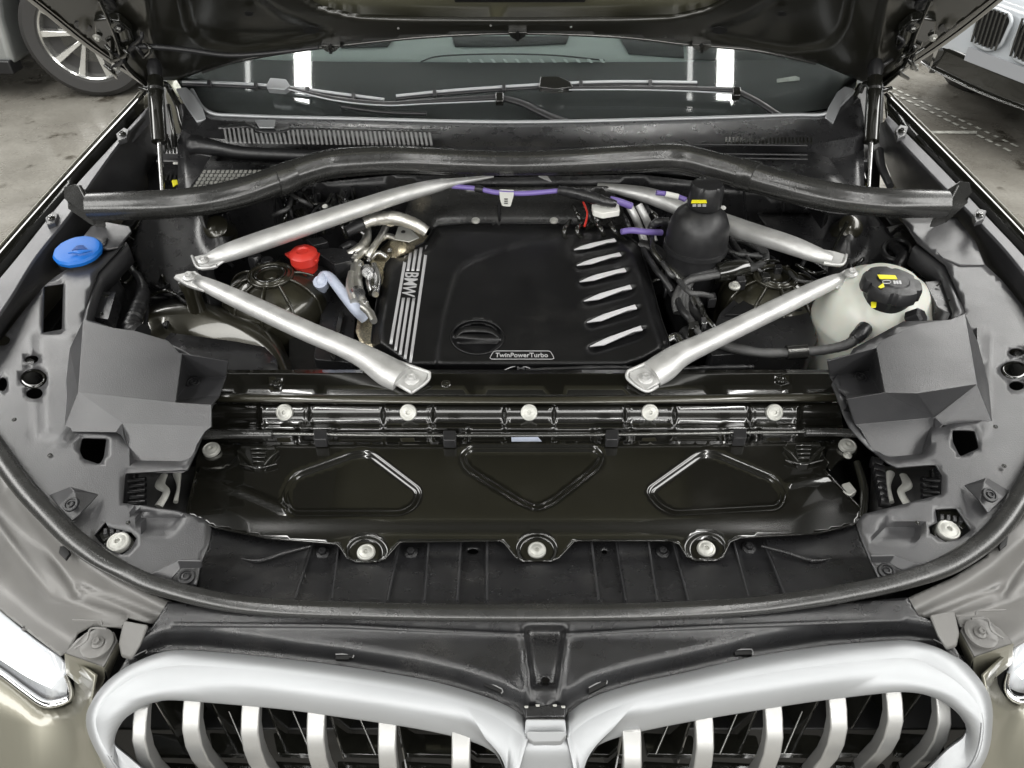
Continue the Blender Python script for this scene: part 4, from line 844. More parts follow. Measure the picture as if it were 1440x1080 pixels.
L3L = [(330, 1180, .84), (235, 1110, .88), (182, 1066, .92), (160, 1046, .935), (159, 1028, .942), (168, 1014, .945), (187, 1000, .947), (217, 988, .949), (253, 985, .950), (380, 994, .950), (480, 1007, .948), (580, 1022, .945), (650, 1037, .940), (690, 1053, .935), (712, 1077, .925), (722, 1120, .90), (700, 1180, .86)]
L1R = [(1240, 1290, 0.78), (1340, 1130, 0.87), (1385, 1070, 0.925), (1396, 1015, 0.945), (1390, 975, 0.96), (1361, 936, 0.968), (1336, 920, 0.974), (1310, 908, 0.976), (1277, 901, 0.976), (1243, 902, 0.976), (1160, 909, 0.976), (1060, 924, 0.974), (960, 947, 0.972), (900, 960, 0.97), (845, 976, 0.966), (812, 993, 0.963), (794, 1010, 0.96)]
L2R = [(1235, 1280, 0.78), (1325, 1128, 0.875), (1370, 1070, 0.93), (1382, 1020, 0.962), (1374, 990, 0.973), (1350, 963, 0.979), (1322, 943, 0.982), (1290, 927, 0.984), (1270, 925, 0.985), (1240, 927, 0.985), (1160, 935, 0.985), (1060, 950, 0.983), (960, 970, 0.98), (900, 984, 0.977), (850, 1001, 0.973), (820, 1018, 0.969), (798, 1038, 0.964)]
L3R = [(1200, 1180, .84), (1287, 1100, .88), (1330, 1057, .92), (1356, 1036, .935), (1358, 1016, .942), (1352, 999, .945), (1336, 986, .947), (1305, 977, .949), (1265, 973, .950), (1160, 983, .950), (1060, 998, .948), (960, 1015, .945), (880, 1032, .940), (838, 1048, .935), (815, 1075, .925), (806, 1120, .90), (830, 1180, .86)]
plate = [(236, 846), (333, 855), (480, 862), (745, 864), (1060, 858), (1277, 840), (1292, 866), (1318, 876), (1335, 900), (1352, 925), (1370, 950), (1361, 940)] + [(p[0], p[1] + 5) for p in L1R[6:]] + [(785, 1014), (748, 1014)] + [(p[0], p[1] + 5) for p in L1L[:4:-1]] + [(176, 930), (205, 890), (215, 880)]
plate = plate[:11] + plate[12:]
chn = [(739, 885), (742, 955), (750, 972), (782, 972), (790, 955), (793, 885)]
pl = sheet('slam_panel_cover', plate, zpl, M['trimd'], car, lines=[x for l in ([(245, 878), (480, 880), (600, 886), (735, 892)], [(798, 892), (900, 886), (1040, 880), (1270, 872)]) for x in feat(l, (-5, -2.5, 0, 2.5, 5), False, 5)], step=4, thick=.003, smooth=180, holes=[ell(767, 957, 5.5, 4.5, 12)])
for q in ([(472, 920), (496, 920), (496, 925), (491, 925), (490, 927), (472, 927)], [(1033, 914), (1057, 913), (1058, 920), (1034, 921)], [(682, 957), (706, 969), (705, 975), (700, 972), (681, 964)], [(828, 967), (852, 955), (853, 962), (828, 975)], [(188, 923), (206, 914), (205, 919), (192, 926)], [(1313, 899), (1330, 908), (1332, 913), (1318, 906)]):
    c_ = (sum(a for a, b in q) / len(q), sum(b for a, b in q) / len(q)); z_ = float(zpl(*c_))
    prism('clip_slot', q, z_ + .0025, .004, M['void'], pl, bevel=0)
    tube('slot_edge', [(*q[0], z_ + .004, .9), (*q[1], z_ + .004, .9), (*q[2], z_ + .004, .9)], M['slatp'], pl, seg=6, n=2)
def L4(L): return [(x, y - 3, z - .045) for x, y, z in L]
def surround(L1, L2, L3):
    n = 120; a = resamp(cr(L1, 8), n); b = resamp(cr(L2, 8), n); c_ = resamp(cr(L3, 8), n)
    mid = [tuple(np.array(p) * .45 + np.array(q) * .55 + np.array((0, 0, .0008))) for p, q in zip(b, c_)]
    a0 = [(x, y - 1, z - .02) for x, y, z in a]; c2 = [(x * .998 + q[0] * .002, y + (y - q[1]) * .03, z - .004) for (x, y, z), q in zip(c_, b)]
    f_ = loft('grille_surround', [b, mid, c_, c2, L4(c2)], M['satin'], car, n=n, smoothp=False, thick=.002, smooth=75)
    loft('surround_band', [a0, a, b], M['satin'], f_, n=n, smoothp=False, thick=.002, smooth=75)
    return f_
sl = surround(L1L, L2L, L3L); sr = surround(L1R, L2R, L3R)
sheet('surround_bridge', [(734, 1030), (742, 1038), (770, 1041), (798, 1036), (806, 1030), (812, 1078), (802, 1125), (724, 1125), (716, 1078)], lambda X, Y: .954 - .05 * ss(1035, 1120, Y) + .003 * np.cos((X - 766) / 22.), M['satin'], car, step=6, smooth=60)
prism('bridge_insert', [(739, 1010, .974), (795, 1010, .974), (797, 1034, .970), (790, 1042, .962), (778, 1044, .960), (752, 1044, .960), (744, 1040, .962), (738, 1030, .970)], 0, .01, M['satin'], car, bevel=.002)
prism('bridge_lip', [(741, 1028, .9745), (794, 1028, .9745), (796, 1034, .972), (789, 1043, .964), (750, 1044, .964), (741, 1037, .970)], 0, .004, M['satin'], car, bevel=.002)
prism('bridge_clip_row', [(738, 992), (796, 990), (795, 1008), (739, 1009)], .972, .01, M['trimd'], car)
for x, y in ((740, 994), (756, 992), (780, 992), (792, 994)): prism('clip_glint', [(x - 3, y - 2), (x + 3, y - 2), (x + 3, y + 1), (x - 2, y + 1)], .976, .002, M['bolt'], car, bevel=.0005)
# slats
def slat(x0, x1, yt):
    a = P(x0, yt - 6, .945); b = P(x1, yt - 6, .945); lean = 0
    path = [(0, 0), (-.012, -.008), (-.026, -.022), (-.034, -.045), (-.036, -.075), (-.030, -.13), (-.02, -.22)]
    V = []; F = []; wd = (b - a)
    for i, (dy, dz) in enumerate(path):
        o = Vector((0, dy, dz)); k = 1 - .0 * i
        V += [a + o, b + o, b + o + Vector((-.002, .018, -.006)), a + o + Vector((.002, .018, -.006))]
    for i in range(len(path) - 1):
        for k in range(4): F.append((i * 4 + k, i * 4 + (k + 1) % 4, (i + 1) * 4 + (k + 1) % 4, (i + 1) * 4 + k))
    F += [(3, 2, 1, 0), tuple(len(V) - 4 + k for k in range(4))]
    o = mk('grille_slat', V, F, M['slat'], car, smooth=30, closed=True, bevel=.0018, bseg=2)
    # dark blade behind the slat
    c0 = (a + b) / 2 + Vector((0, .03, -.03))
    s_ = -1 if x0 < 760 else 1
    boxm('shutter_blade', c0 + Vector((s_ * -.012, .01, -.06)), (.004, .05, .14), M['gloss'], o, bevel=.001, rot=Matrix.Rotation(R(18 * s_), 3, 'Z'))
for x0, x1, yt in ((188, 208, 1001), (258, 283, 986), (340, 366, 991), (432, 458, 1001), (532, 558, 1015), (635, 662, 1034), (875, 902, 1033), (977, 1003, 1012), (1075, 1100, 997), (1165, 1190, 984), (1245, 1268, 975), (1315, 1335, 979)): slat(x0, x1, yt)
for s_, xs in ((1, (240, 330, 420, 510, 600, 680)), (-1, (850, 940, 1030, 1120, 1210, 1290))):
    for x in xs:
        prism('shutter_flap', [(x - 36, 1030), (x + 34, 1034), (x + 40, 1062), (x - 30, 1060)], .82, .01, M['gloss'], car, r=4)
        prism('shutter_flap', [(x - 36, 1070), (x + 34, 1074), (x + 40, 1120), (x - 30, 1120)], .80, .01, M['gloss'], car, r=4)
    for x in xs[1:4]: tube('shutter_link', [(x - 8 * s_, 1000, .88, 1.5), (x + 18 * s_, 1060, .84, 2)], M['dsteel'], car, seg=8)
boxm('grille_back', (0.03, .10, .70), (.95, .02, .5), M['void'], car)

# wing panels between the seal and the headlamps
wl_ = [(-120, 585), (-50, 620), (0, 660), (30, 697), (80, 746), (130, 790), (165, 812), (200, 828), (245, 848), (246, 862), (236, 873), (214, 877), (180, 868), (172, 884), (130, 880), (108, 892), (98, 915), (84, 921), (50, 896), (0, 858), (-60, 812), (-150, 700)]
def zw(sgn):
    def f(X, Y):
        X = np.asarray(X, float); Y = np.asarray(Y, float); Xm = X if sgn > 0 else 1520 - X + 0
        d = sdl(Xm, Y, [(-50, 620), (0, 655), (30, 695), (80, 742), (130, 785), (165, 808), (245, 848)])
        z = .985 - .018 * ss(8, 40, d) - .03 * ss(55, 120, d)
        z = z + .003 * np.exp(-(sdl(Xm, Y, [(-30, 700), (20, 770), (72, 838), (110, 850), (170, 866)]) / 5.) ** 2) - .003 * np.exp(-(sdl(Xm, Y, [(10, 690), (70, 770), (110, 835)]) / 7.) ** 2)
        z = z + .004 * np.exp(-(sdl(Xm, Y, [(112, 826), (160, 842), (228, 870)]) / 4.) ** 2)
        return z
    return f
sheet('wing_inner_panel', wl_, zw(1), M['wing'], car, step=4, smooth=180)
wr_ = [(1640, 585), (1560, 600), (1500, 640), (1462, 690), (1425, 740), (1385, 784), (1340, 812), (1300, 830), (1274, 842), (1274, 858), (1284, 866), (1302, 870), (1342, 864), (1352, 882), (1372, 882), (1392, 892), (1408, 906), (1424, 912), (1442, 902), (1500, 850), (1560, 800), (1660, 700)]
sheet('wing_inner_panel', wr_, zw(-1), M['wing'], car, step=4, smooth=180)
prism('wing_slot', [(84, 768), (94, 767), (99, 778), (92, 787), (82, 777)], .992, .004, M['void'], car, bevel=.001); prism('wing_slot', [(1404, 768), (1412, 752), (1418, 754), (1416, 766), (1407, 773)], .992, .004, M['void'], car, bevel=.001)
for s_, q0 in ((1, lambda x, y: (x, y)), (-1, lambda x, y: (1516 - x + 0, y - 14))):
    br = prism('headlamp_bracket', [(*q0(92, 916), .962), (*q0(108, 900), .966), (*q0(122, 888), .966), (*q0(160, 888), .966), (*q0(165, 900), .964), (*q0(145, 938), .955), (*q0(92, 920), .960)], 0, .004, M['wing'], car, bevel=.002)
    prism('bracket_front', [(*q0(90, 918), .963), (*q0(146, 938), .957), (*q0(146, 950), .945), (*q0(134, 981), .90), (*q0(92, 946), .92)], 0, .006, M['paint'], br, bevel=.002)
    prism('bracket_side', [(*q0(166, 902), .964), (*q0(166, 914), .95), (*q0(150, 952), .92), (*q0(146, 940), .956)], 0, .006, M['paint'], br, bevel=.002)
    lathe('washer', [(.018, -.002), (.018, .002), (.015, .003), (.001, .003)], P(*q0(137, 905), .968), (0, -.1, 1), M['wing'], br); bolt(*q0(137, 903), .973, 9, M['wing'], br, kind='hex')
    prism('cover_strap', [(*q0(173, 872), .994), (*q0(208, 878), .996), (*q0(196, 906), .985), (*q0(184, 926), .972), (*q0(170, 922), .972), (*q0(166, 904), .98)], 0, .005, M['wing'], car, bevel=.002)
    tube('hinge_wire', [(*q0(102, 872), .985, 1.6), (*q0(142, 874), .987, 1.6), (*q0(144, 880), .987, 1.6), (*q0(172, 880), .988, 1.6)], M['wing'], car, seg=6, n=2)
    tube('bracket_lip', [(*q0(105, 912), .975, 1.6), (*q0(122, 900), .978, 1.6), (*q0(128, 884), .98, 1.6), (*q0(150, 884), .98, 1.6)], M['wing'], car, seg=6)
# headlamps, front bumper skin
hl = loft('headlamp', [[(-160, 760, .95), (-60, 812, .945), (0, 862, .94), (50, 902, .93), (86, 928, .92), (92, 945, .91)], [(-170, 800, .92), (-60, 862, .92), (0, 905, .915), (50, 944, .90), (80, 966, .89), (94, 970, .885)], [(-170, 840, .88), (-60, 905, .88), (0, 940, .875), (36, 966, .87), (66, 985, .865), (94, 978, .87)]], M['head'], car, n=30, smooth=80)
tube('headlamp_rim', [(-60, 908, .885, 5), (0, 945, .88, 5), (36, 972, .875, 5), (66, 990, .87, 6), (98, 982, .87, 6), (100, 968, .885, 4), (92, 948, .905, 3)], M['chrome'], hl, seg=10)
tube('light_bar', [(-60, 880, .925, 9), (0, 915, .922, 9), (45, 945, .912, 8), (76, 962, .90, 6)], M['drl'], hl, seg=12, flat=.6)
tube('light_bar', [(-60, 850, .948, 5), (0, 883, .945, 5), (50, 920, .935, 5)], M['drl'], hl, seg=10, flat=.6)
hr = loft('headlamp', [[(1640, 760, .95), (1560, 812, .945), (1500, 845, .94), (1450, 895, .93), (1424, 918, .92), (1422, 930, .91)], [(1640, 800, .92), (1560, 862, .92), (1500, 900, .915), (1450, 930, .90), (1428, 948, .89), (1418, 950, .885)], [(1640, 840, .88), (1560, 905, .88), (1500, 940, .875), (1460, 962, .87), (1440, 975, .865), (1414, 965, .87)]], M['head'], car, n=30, smooth=80)
tube('headlamp_rim', [(1560, 905, .885, 5), (1490, 950, .88, 6), (1448, 982, .87, 6), (1425, 982, .87, 6), (1414, 966, .88, 5), (1418, 945, .9, 3)], M['chrome'], hr, seg=10)
tube('light_bar', [(1560, 870, .925, 9), (1500, 908, .922, 9), (1455, 935, .912, 8), (1432, 950, .90, 6)], M['drl'], hr, seg=12, flat=.6)
loft('front_bumper', [[(-200, 830, .88), (-60, 912, .88), (0, 948, .875), (36, 975, .87), (66, 993, .865), (100, 985, .865), (104, 955, .90), (96, 925, .945)], [(-220, 900, .84), (-70, 985, .84), (0, 1010, .85), (40, 1020, .86), (74, 1022, .865), (108, 1010, .885), (122, 990, .92), (133, 950, .955)], [(-240, 1000, .76), (-60, 1120, .76), (10, 1110, .80), (50, 1100, .83), (90, 1090, .86), (118, 1075, .89), (126, 1050, .925), (124, 1010, .95)], [(-200, 1300, .5), (-60, 1500, .5), (50, 1500, .5), (120, 1500, .5), (200, 1480, .5), (260, 1430, .55), (280, 1380, .6), (260, 1340, .65)]], M['paint'], car, n=40, smooth=80)
loft('front_bumper', [[(1680, 830, .88), (1560, 912, .88), (1490, 956, .875), (1450, 985, .87), (1425, 987, .865), (1408, 972, .88), (1402, 950, .90), (1412, 925, .945)], [(1700, 900, .84), (1570, 985, .84), (1500, 1010, .85), (1460, 1015, .86), (1436, 1012, .865), (1408, 1000, .885), (1396, 985, .92), (1384, 950, .955)], [(1720, 1000, .76), (1560, 1120, .76), (1490, 1110, .80), (1450, 1100, .83), (1420, 1090, .86), (1396, 1075, .89), (1392, 1040, .925), (1394, 1000, .95)], [(1680, 1300, .5), (1560, 1500, .5), (1450, 1500, .5), (1380, 1500, .5), (1300, 1480, .5), (1240, 1430, .55), (1220, 1380, .6), (1240, 1340, .65)]], M['paint'], car, n=40, smooth=80)

# ================================================================== fenders, rails, troughs
crL = [(-200, 640, 1.0), (-130, 520, 1.05), (-60, 425, 1.085), (0, 353, 1.09), (100, 240, 1.11), (203, 128, 1.135)]
goL = [(-180, 640, 1.008), (-110, 530, 1.048), (-45, 443, 1.078), (16, 372, 1.083), (87, 283, 1.098), (147, 216, 1.103), (208, 150, 1.118)]
riL = [(-80, 620, 1.008), (-50, 540, 1.043), (-20, 470, 1.071), (14, 418, 1.076), (50, 360, 1.083), (95, 304, 1.094), (130, 252, 1.104), (168, 200, 1.106), (203, 162, 1.115)]
wbL = [(-70, 640, .98), (-40, 560, 1.0), (0, 482, 1.02), (33, 437, 1.02), (75, 392, 1.01), (135, 335, .99), (180, 292, .98), (214, 262, .97), (222, 180, 1.03)]
crR = [(1680, 640, 1.0), (1580, 500, 1.05), (1500, 398, 1.085), (1440, 327, 1.09), (1330, 213, 1.11), (1247, 130, 1.135)]
goR = [(1640, 640, 1.008), (1550, 510, 1.048), (1490, 420, 1.078), (1440, 360, 1.083), (1393, 310, 1.088), (1337, 250, 1.103), (1250, 163, 1.118)]
riR = [(1560, 620, 1.008), (1520, 520, 1.046), (1478, 436, 1.074), (1427, 366, 1.081), (1380, 314, 1.086), (1322, 256, 1.1), (1260, 190, 1.11), (1244, 168, 1.116)]
wbR = [(1560, 640, .98), (1530, 560, 1.0), (1490, 500, 1.02), (1440, 434, 1.02), (1388, 376, 1.01), (1345, 318, .99), (1300, 290, .98), (1260, 265, .97), (1228, 175, 1.03)]
for cr_, go, ri, wb, sx in ((crL, goL, riL, wbL, -1), (crR, goR, riR, wbR, 1)):
    n = 40
    A = [P(*p) for p in resamp(cr(cr_, 6), n)]; 
    out = [[a + Vector((sx * .004, 0, .0)) for a in A], [a + Vector((sx * .012, 0, -.004)) for a in A], [a + Vector((sx * .035, 0, -.04)) for a in A], [a + Vector((sx * .07, 0, -.16)) for a in A], [a + Vector((sx * .09, 0, -.45)) for a in A], [Vector((a.x + sx * .07, a.y, .30)) for a in A]]
    loft('fender', out, M['paint'], car, n=n, raw=True, smooth=70)
    inn = [[a + Vector((-sx * .0, 0, .0)) for a in A], [a + Vector((-sx * .006, 0, -.004)) for a in A], [a * .7 + b * .3 + Vector((0, 0, -.02)) for a, b in zip(A, [P(*p) for p in resamp(cr(go, 6), n)])], [P(*p) + Vector((sx * .002, 0, -.02)) for p in resamp(cr(go, 6), n)]]
    loft('fender_flange', inn, M['gloss'], car, n=n, raw=True, smooth=50)
    G = [P(*p) for p in resamp(cr(go, 6), n)]; I = [P(*p) for p in resamp(cr(ri, 6), n)]; B = [P(*p) for p in resamp(cr(wb, 6), n)]
    loft('trough_rail', [[g + Vector((0, 0, -.03)) for g in G], G, I, [q + Vector((0, 0, -.006)) for q in I]], M['rail'], car, n=n, raw=True, smooth=40, bevel=.0015)
    loft('side_trough', [[q + Vector((0, 0, -.005)) for q in I], B], M['trim'], car, n=n, raw=True, smooth=40, bevel=.002)
for x, y, s in ((172, 188, 1), (72, 306, 1), (1268, 184, -1), (1378, 302, -1)):
    c = prism('trough_clip', [(x - 9, y), (x + s * 2, y - 9), (x + 10, y - 6), (x + 6, y + 6), (x - 6, y + 10)], 1.118 if y < 250 else 1.10, .01, M['trim'], car)
    bolt(x, y, 1.12 if y < 250 else 1.102, 5, M['gloss'], c, kind='hex')

# ================================================================== cowl and windscreen
PG = plane((0, 1.28, 1.115), (0, -math.sin(R(27)), math.cos(R(27))))
glass_m = mat('windscreen_glass', (.92, .965, .955), .03, trans=1, ior=1.5)
ws = sheet('windscreen', [(205, 90), (240, 130), (285, 155), (380, 163), (480, 168), (720, 172), (960, 168), (1100, 163), (1165, 152), (1205, 122), (1235, 90), (1250, -120), (190, -120)], 0.0, glass_m, car, proj=PG, step=60, thick=.005, smooth=0)
sheet('dashboard', [(230, 82), (480, 88), (720, 89), (960, 88), (1210, 82), (1200, 140), (1150, 165), (720, 180), (280, 165)], -.02, M['dash'], car, proj=PG, step=40)
sheet('dashboard_top', [(200, 20), (1240, 20), (1220, 84), (960, 90), (862, 89), (600, 89), (480, 90), (220, 84)], -.035, M['dashpale'], car, proj=PG, step=40)
for poly in ([(636, 52), (800, 52), (796, 62), (700, 66), (640, 66)], [(480, 45), (560, 45), (545, 66), (480, 68)], [(870, 50), (960, 55), (962, 82), (884, 76)], [(965, 60), (1080, 66), (1110, 88), (968, 84)]):
    sheet('seat_silhouette', poly, -.028, M['dash'], car, proj=PG, step=40)
fr = tube('screen_edge_arc', [(592, 88, -.018, 1), (620, 80, -.018, 1), (700, 77, -.018, 1), (780, 79, -.018, 1), (850, 86, -.018, 1)], M['dash'], car, proj=PG, seg=6)
for k in range(12): prism('text_reflection', [(655 + k * 17, 84), (660 + k * 17, 84), (664 + k * 17, 89), (660 + k * 17, 89)], -.016, .001, M['dashpale'], car, proj=PG, bevel=0)  # lettering reflected in the glass, put in as pale marks
# cowl: stepped black plastic
def yprof(name, l1, l2, l3, m, **k): return loft(name, [l1, l2, l3], m, car, n=40, smooth=50, **k)
c1 = [(270, 128, 1.15), (292, 158, 1.13), (340, 164, 1.125), (480, 168, 1.125), (720, 173, 1.125), (960, 168, 1.125), (1110, 163, 1.125), (1165, 160, 1.13), (1200, 130, 1.15)]
c2 = [(262, 135, 1.15), (284, 166, 1.13), (330, 172, 1.128), (480, 175, 1.128), (720, 180, 1.128), (960, 175, 1.128), (1120, 168, 1.128), (1172, 166, 1.13), (1210, 140, 1.15)]
c3 = [(258, 160, 1.13), (280, 180, 1.12), (320, 186, 1.118), (480, 192, 1.118), (720, 200, 1.118), (960, 194, 1.118), (1130, 188, 1.118), (1180, 184, 1.12), (1215, 165, 1.13)]
c4 = [(255, 182, 1.12), (268, 190, 1.115), (320, 196, 1.112), (480, 203, 1.112), (720, 206, 1.112), (960, 206, 1.112), (1120, 204, 1.112), (1160, 200, 1.112), (1215, 190, 1.12)]
c5 = [(250, 200, 1.09), (270, 215, 1.08), (320, 222, 1.08), (480, 224, 1.08), (720, 228, 1.08), (960, 226, 1.08), (1130, 222, 1.08), (1180, 222, 1.08), (1215, 210, 1.09)]
c6 = [(250, 290, 1.05), (270, 300, 1.05), (320, 295, 1.05), (480, 246, 1.06), (720, 246, 1.06), (960, 246, 1.06), (1130, 290, 1.05), (1180, 300, 1.05), (1215, 300, 1.05)]
cowl = loft('cowl_panel', [c1, c2, c3, c4, c5, c6], M['trimd'], car, n=60, smooth=30)
tube('screen_seal', [(x, y - 1, z + .002, 3) for x, y, z in c1], M['satin'], cowl, seg=8)
gr = sheet('intake_recess', rounded([(312, 181), (318, 178), (352, 178), (362, 184), (372, 186), (396, 186), (404, 181), (608, 186), (607, 202), (480, 201), (318, 199)], 3), 1.132, M['void'], cowl, step=20, thick=.001)
for k in range(46):
    x = 314 + k * 6.4; yt = 180 if x < 356 else (187 if x < 398 else 182 + (x - 398) * .02); yb = np.interp(x, [314, 480, 608], [198.5, 201, 202])
    prism('intake_slat', [(x, yt), (x + 3, yt), (x + 6.2, yb), (x + 3, yb)], 1.1335, .004, M['slatp'], cowl, bevel=0)
loft('grille_border', [[(305, 176, 1.136), (350, 172, 1.136), (362, 180, 1.135), (398, 180, 1.135), (410, 176, 1.135), (480, 178, 1.134), (620, 182, 1.133)], [(307, 181, 1.134), (350, 178, 1.134), (364, 186, 1.134), (396, 186, 1.134), (410, 182, 1.134), (480, 183, 1.134), (620, 187, 1.133)]], M['trimd'], cowl, n=40, smoothp=False, thick=.002)
prism('cowl_reflection', [(358, 168), (388, 168), (385, 179), (364, 179)], 1.139, .003, M['satin'], cowl)  # small silver reflection on the cowl, modelled as a satin block
loft('cowl_ledge', [[(262, 196, 1.125), (272, 189, 1.128), (300, 196, 1.126), (345, 206, 1.124), (480, 212, 1.122), (600, 212, 1.12)], [(262, 206, 1.12), (275, 204, 1.122), (300, 208, 1.12), (345, 215, 1.118), (480, 220, 1.116), (600, 216, 1.116)]], M['hose'], cowl, n=40, thick=.02)
bxl = sheet('cabin_filter_box', [(292, 226), (366, 229), (430, 232), (400, 262), (300, 285), (262, 285)], 1.095, M['trimd'], cowl, step=20, thick=.02)
for r_ in range(5):
    for k in range(13):
        y = 239 + r_ * 5.2; x = 286 - (y - 239) * .62 + k * 6.4
        if x < 366 - (y - 239) * 1.0 + 12: prism('vent_cell', [(x, y), (x + 4.4, y), (x + 3, y + 3.2), (x - 1.4, y + 3.2)], 1.098, .002, M['satin'] if False else M['bolt'], bxl, bevel=0)
sheet('cowl_tray', [(1090, 214), (1140, 212), (1165, 222), (1195, 262), (1080, 262), (1060, 240)], 1.095, M['trimd'], cowl, step=20, thick=.02)
for y, x0 in ((203, 960), (216, 980), (222, 1000)): tube('tray_rail', [(x0, y, 1.125, 1.6), (1060, y + 1, 1.125, 1.6), (1135, y + 2, 1.125, 1.6)], M['hose'], cowl, seg=8)
for k in range(24): prism('drain_rib', [(1020 + k * 5.2, 193), (1022.5 + k * 5.2, 193), (1022.5 + k * 5.2, 200), (1020 + k * 5.2, 200)], 1.128, .004, M['gloss'], cowl, bevel=0)
for pts in ([(247, 124, 1.16), (262, 122, 1.165), (272, 132, 1.16), (285, 152, 1.14), (290, 167, 1.13), (276, 170, 1.13), (262, 150, 1.14)], [(1200, 124, 1.16), (1188, 121, 1.165), (1178, 128, 1.16), (1165, 150, 1.14), (1160, 165, 1.13), (1172, 172, 1.13), (1182, 150, 1.14)]): prism('cowl_corner', pts, 0, .006, M['satin'], cowl, bevel=.002)
# dark wells beside the cowl, hinge brackets in them
for sx, cx in ((1, 245), (-1, 1200)):
    q = lambda a, y: (cx + sx * a, y)
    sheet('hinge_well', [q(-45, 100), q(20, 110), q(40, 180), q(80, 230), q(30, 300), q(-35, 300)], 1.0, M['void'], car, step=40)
    tube('hinge_arm', [(*q(-10, 120), 1.16, 4), (*q(6, 150), 1.13, 5), (*q(12, 175), 1.10, 5), (*q(22, 200), 1.06, 4)], M['gloss'], car)
    tube('hinge_arm', [(*q(-8, 148), 1.12, 3), (*q(-2, 180), 1.09, 3), (*q(2, 206), 1.05, 3)], M['dsteel'], car)
    tube('hinge_arm', [(*q(14, 150), 1.13, 7), (*q(20, 180), 1.10, 6), (*q(30, 205), 1.08, 8)], M['clutter'], car)
    lathe('mount_cup', [(.03, -.03), (.032, 0), (.028, .01), (.012, .012), (.012, .02), (.001, .02)], P(*q(4, 234), 1.04), (0, 0, 1), M['gloss'], car)
    prism('mount_label', [q(-2, 222), q(12, 222), q(14, 229), q(-2, 230)], 1.068, .003, M['white'], car)
    prism('yellow_tag', [q(-4, 253), q(4, 252), q(6, 258), q(-2, 262)], 1.05, .003, M['yellow'], car)
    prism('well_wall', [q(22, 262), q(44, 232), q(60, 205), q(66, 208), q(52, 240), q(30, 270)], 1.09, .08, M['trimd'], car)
    for k in range(6): tube('bay_cable', [(*q(-15 + k * 6, 190), 1.05, 2), (*q(-10 + k * 5, 220), 1.03, 2.5), (*q(-18 + k * 6, 255), 1.04, 2)], M['gloss'], car, seg=8)
tube('drain_hose', [(1236, 212, 1.06, 6), (1240, 235, 1.05, 5.5), (1252, 262, 1.04, 5)], M['trim'], car)
# wipers
def wiper(pts_blade, br_, arm1, hinge, arm2):
    w = tube('wiper', [(x, y, .012, 3.0) for x, y in pts_blade], M['satin'], car, proj=PG, seg=10, n=6, flat=.7)
    tube('wiper_rubber', [(x, y + 4.2, .008, 2.4) for x, y in pts_blade], M['hose'], w, proj=PG, seg=8)
    for t in (.15, .38, .62, .85):
        a = resamp(pts_blade, 40)[int(t * 39)]; prism('blade_clamp', [(a[0] - 2.5, a[1] - 4.5), (a[0] + 2.5, a[1] - 4.5), (a[0] + 2.5, a[1] + 4.5), (a[0] - 2.5, a[1] + 4.5)], .022, .008, M['hose'], w, proj=PG, bevel=.0008)
    prism('blade_carrier', br_, .03, .015, M['satin'] if br_[0][0] < 600 else M['gloss'], w, proj=PG, bevel=.0015)
    tube('wiper_arm', [(x, y, .022, r_) for x, y, r_ in arm1], M['hose'], w, proj=PG, seg=12, flat=.6)
    tube('arm_highlight_edge', [(x, y + r_ * .8, .026, 1.0) for x, y, r_ in arm1], M['satin'], w, proj=PG, seg=6)
    prism('arm_hinge', [(hinge[0] - 5, hinge[1] - 7), (hinge[0] + 6, hinge[1] - 6), (hinge[0] + 6, hinge[1] + 6), (hinge[0] - 5, hinge[1] + 6)], .034, .015, M['gloss'], w, proj=PG)
    tube('wiper_arm', [(x, y, .018, r_) for x, y, r_ in arm2], M['hose'], w, proj=PG, seg=12, flat=.6)
wiper([(257, 115), (320, 117), (400, 122), (470, 131), (540, 140)], [(374, 120), (380, 109), (402, 111), (408, 120), (400, 126), (376, 124)], [(405, 123, 3), (470, 138, 4), (540, 145, 4), (600, 142, 5), (700, 137, 6)], (702, 136), [(706, 138, 6), (735, 146, 7), (775, 165, 8), (815, 178, 8)])
wiper([(557, 135), (640, 127), (760, 119), (860, 115), (980, 116)], [(758, 122), (760, 107), (785, 107), (802, 115), (806, 122), (780, 125)], [(800, 124, 3), (880, 123, 4), (960, 124, 5), (1034, 127, 6)], (1036, 128), [(1040, 130, 6), (1065, 143, 6), (1095, 162, 6), (1115, 170, 6)])
tube('washer_hose', [(480, 150, .012, 3), (540, 158, .012, 2.5), (600, 160, .012, 3)], M['hose'], car, proj=PG)
prism('wiper_pivot_nut', [(801, 170), (808, 169), (809, 174), (802, 175)], .03, .004, M['white'], car, proj=PG)
prism('cabin_lamp', [(1092, 112), (1118, 108), (1124, 110), (1124, 114), (1092, 117)], -.017, .001, M['bolt'], car, proj=PG, bevel=0)
# cabin behind the screen, roof pillars (mostly hidden by the bonnet)
V_ = []; 
for sx in (-1, 1): boxm('roof_pillar', (sx * .74, 1.95, 1.42), (.06, .9, .07), M['paint'], car, rot=Matrix.Rotation(R(27), 3, 'X'), bevel=.01)
boxm('cabin_body', (0, 2.4, .80), (1.7, 1.9, .66), M['paint'], car, bevel=.05)

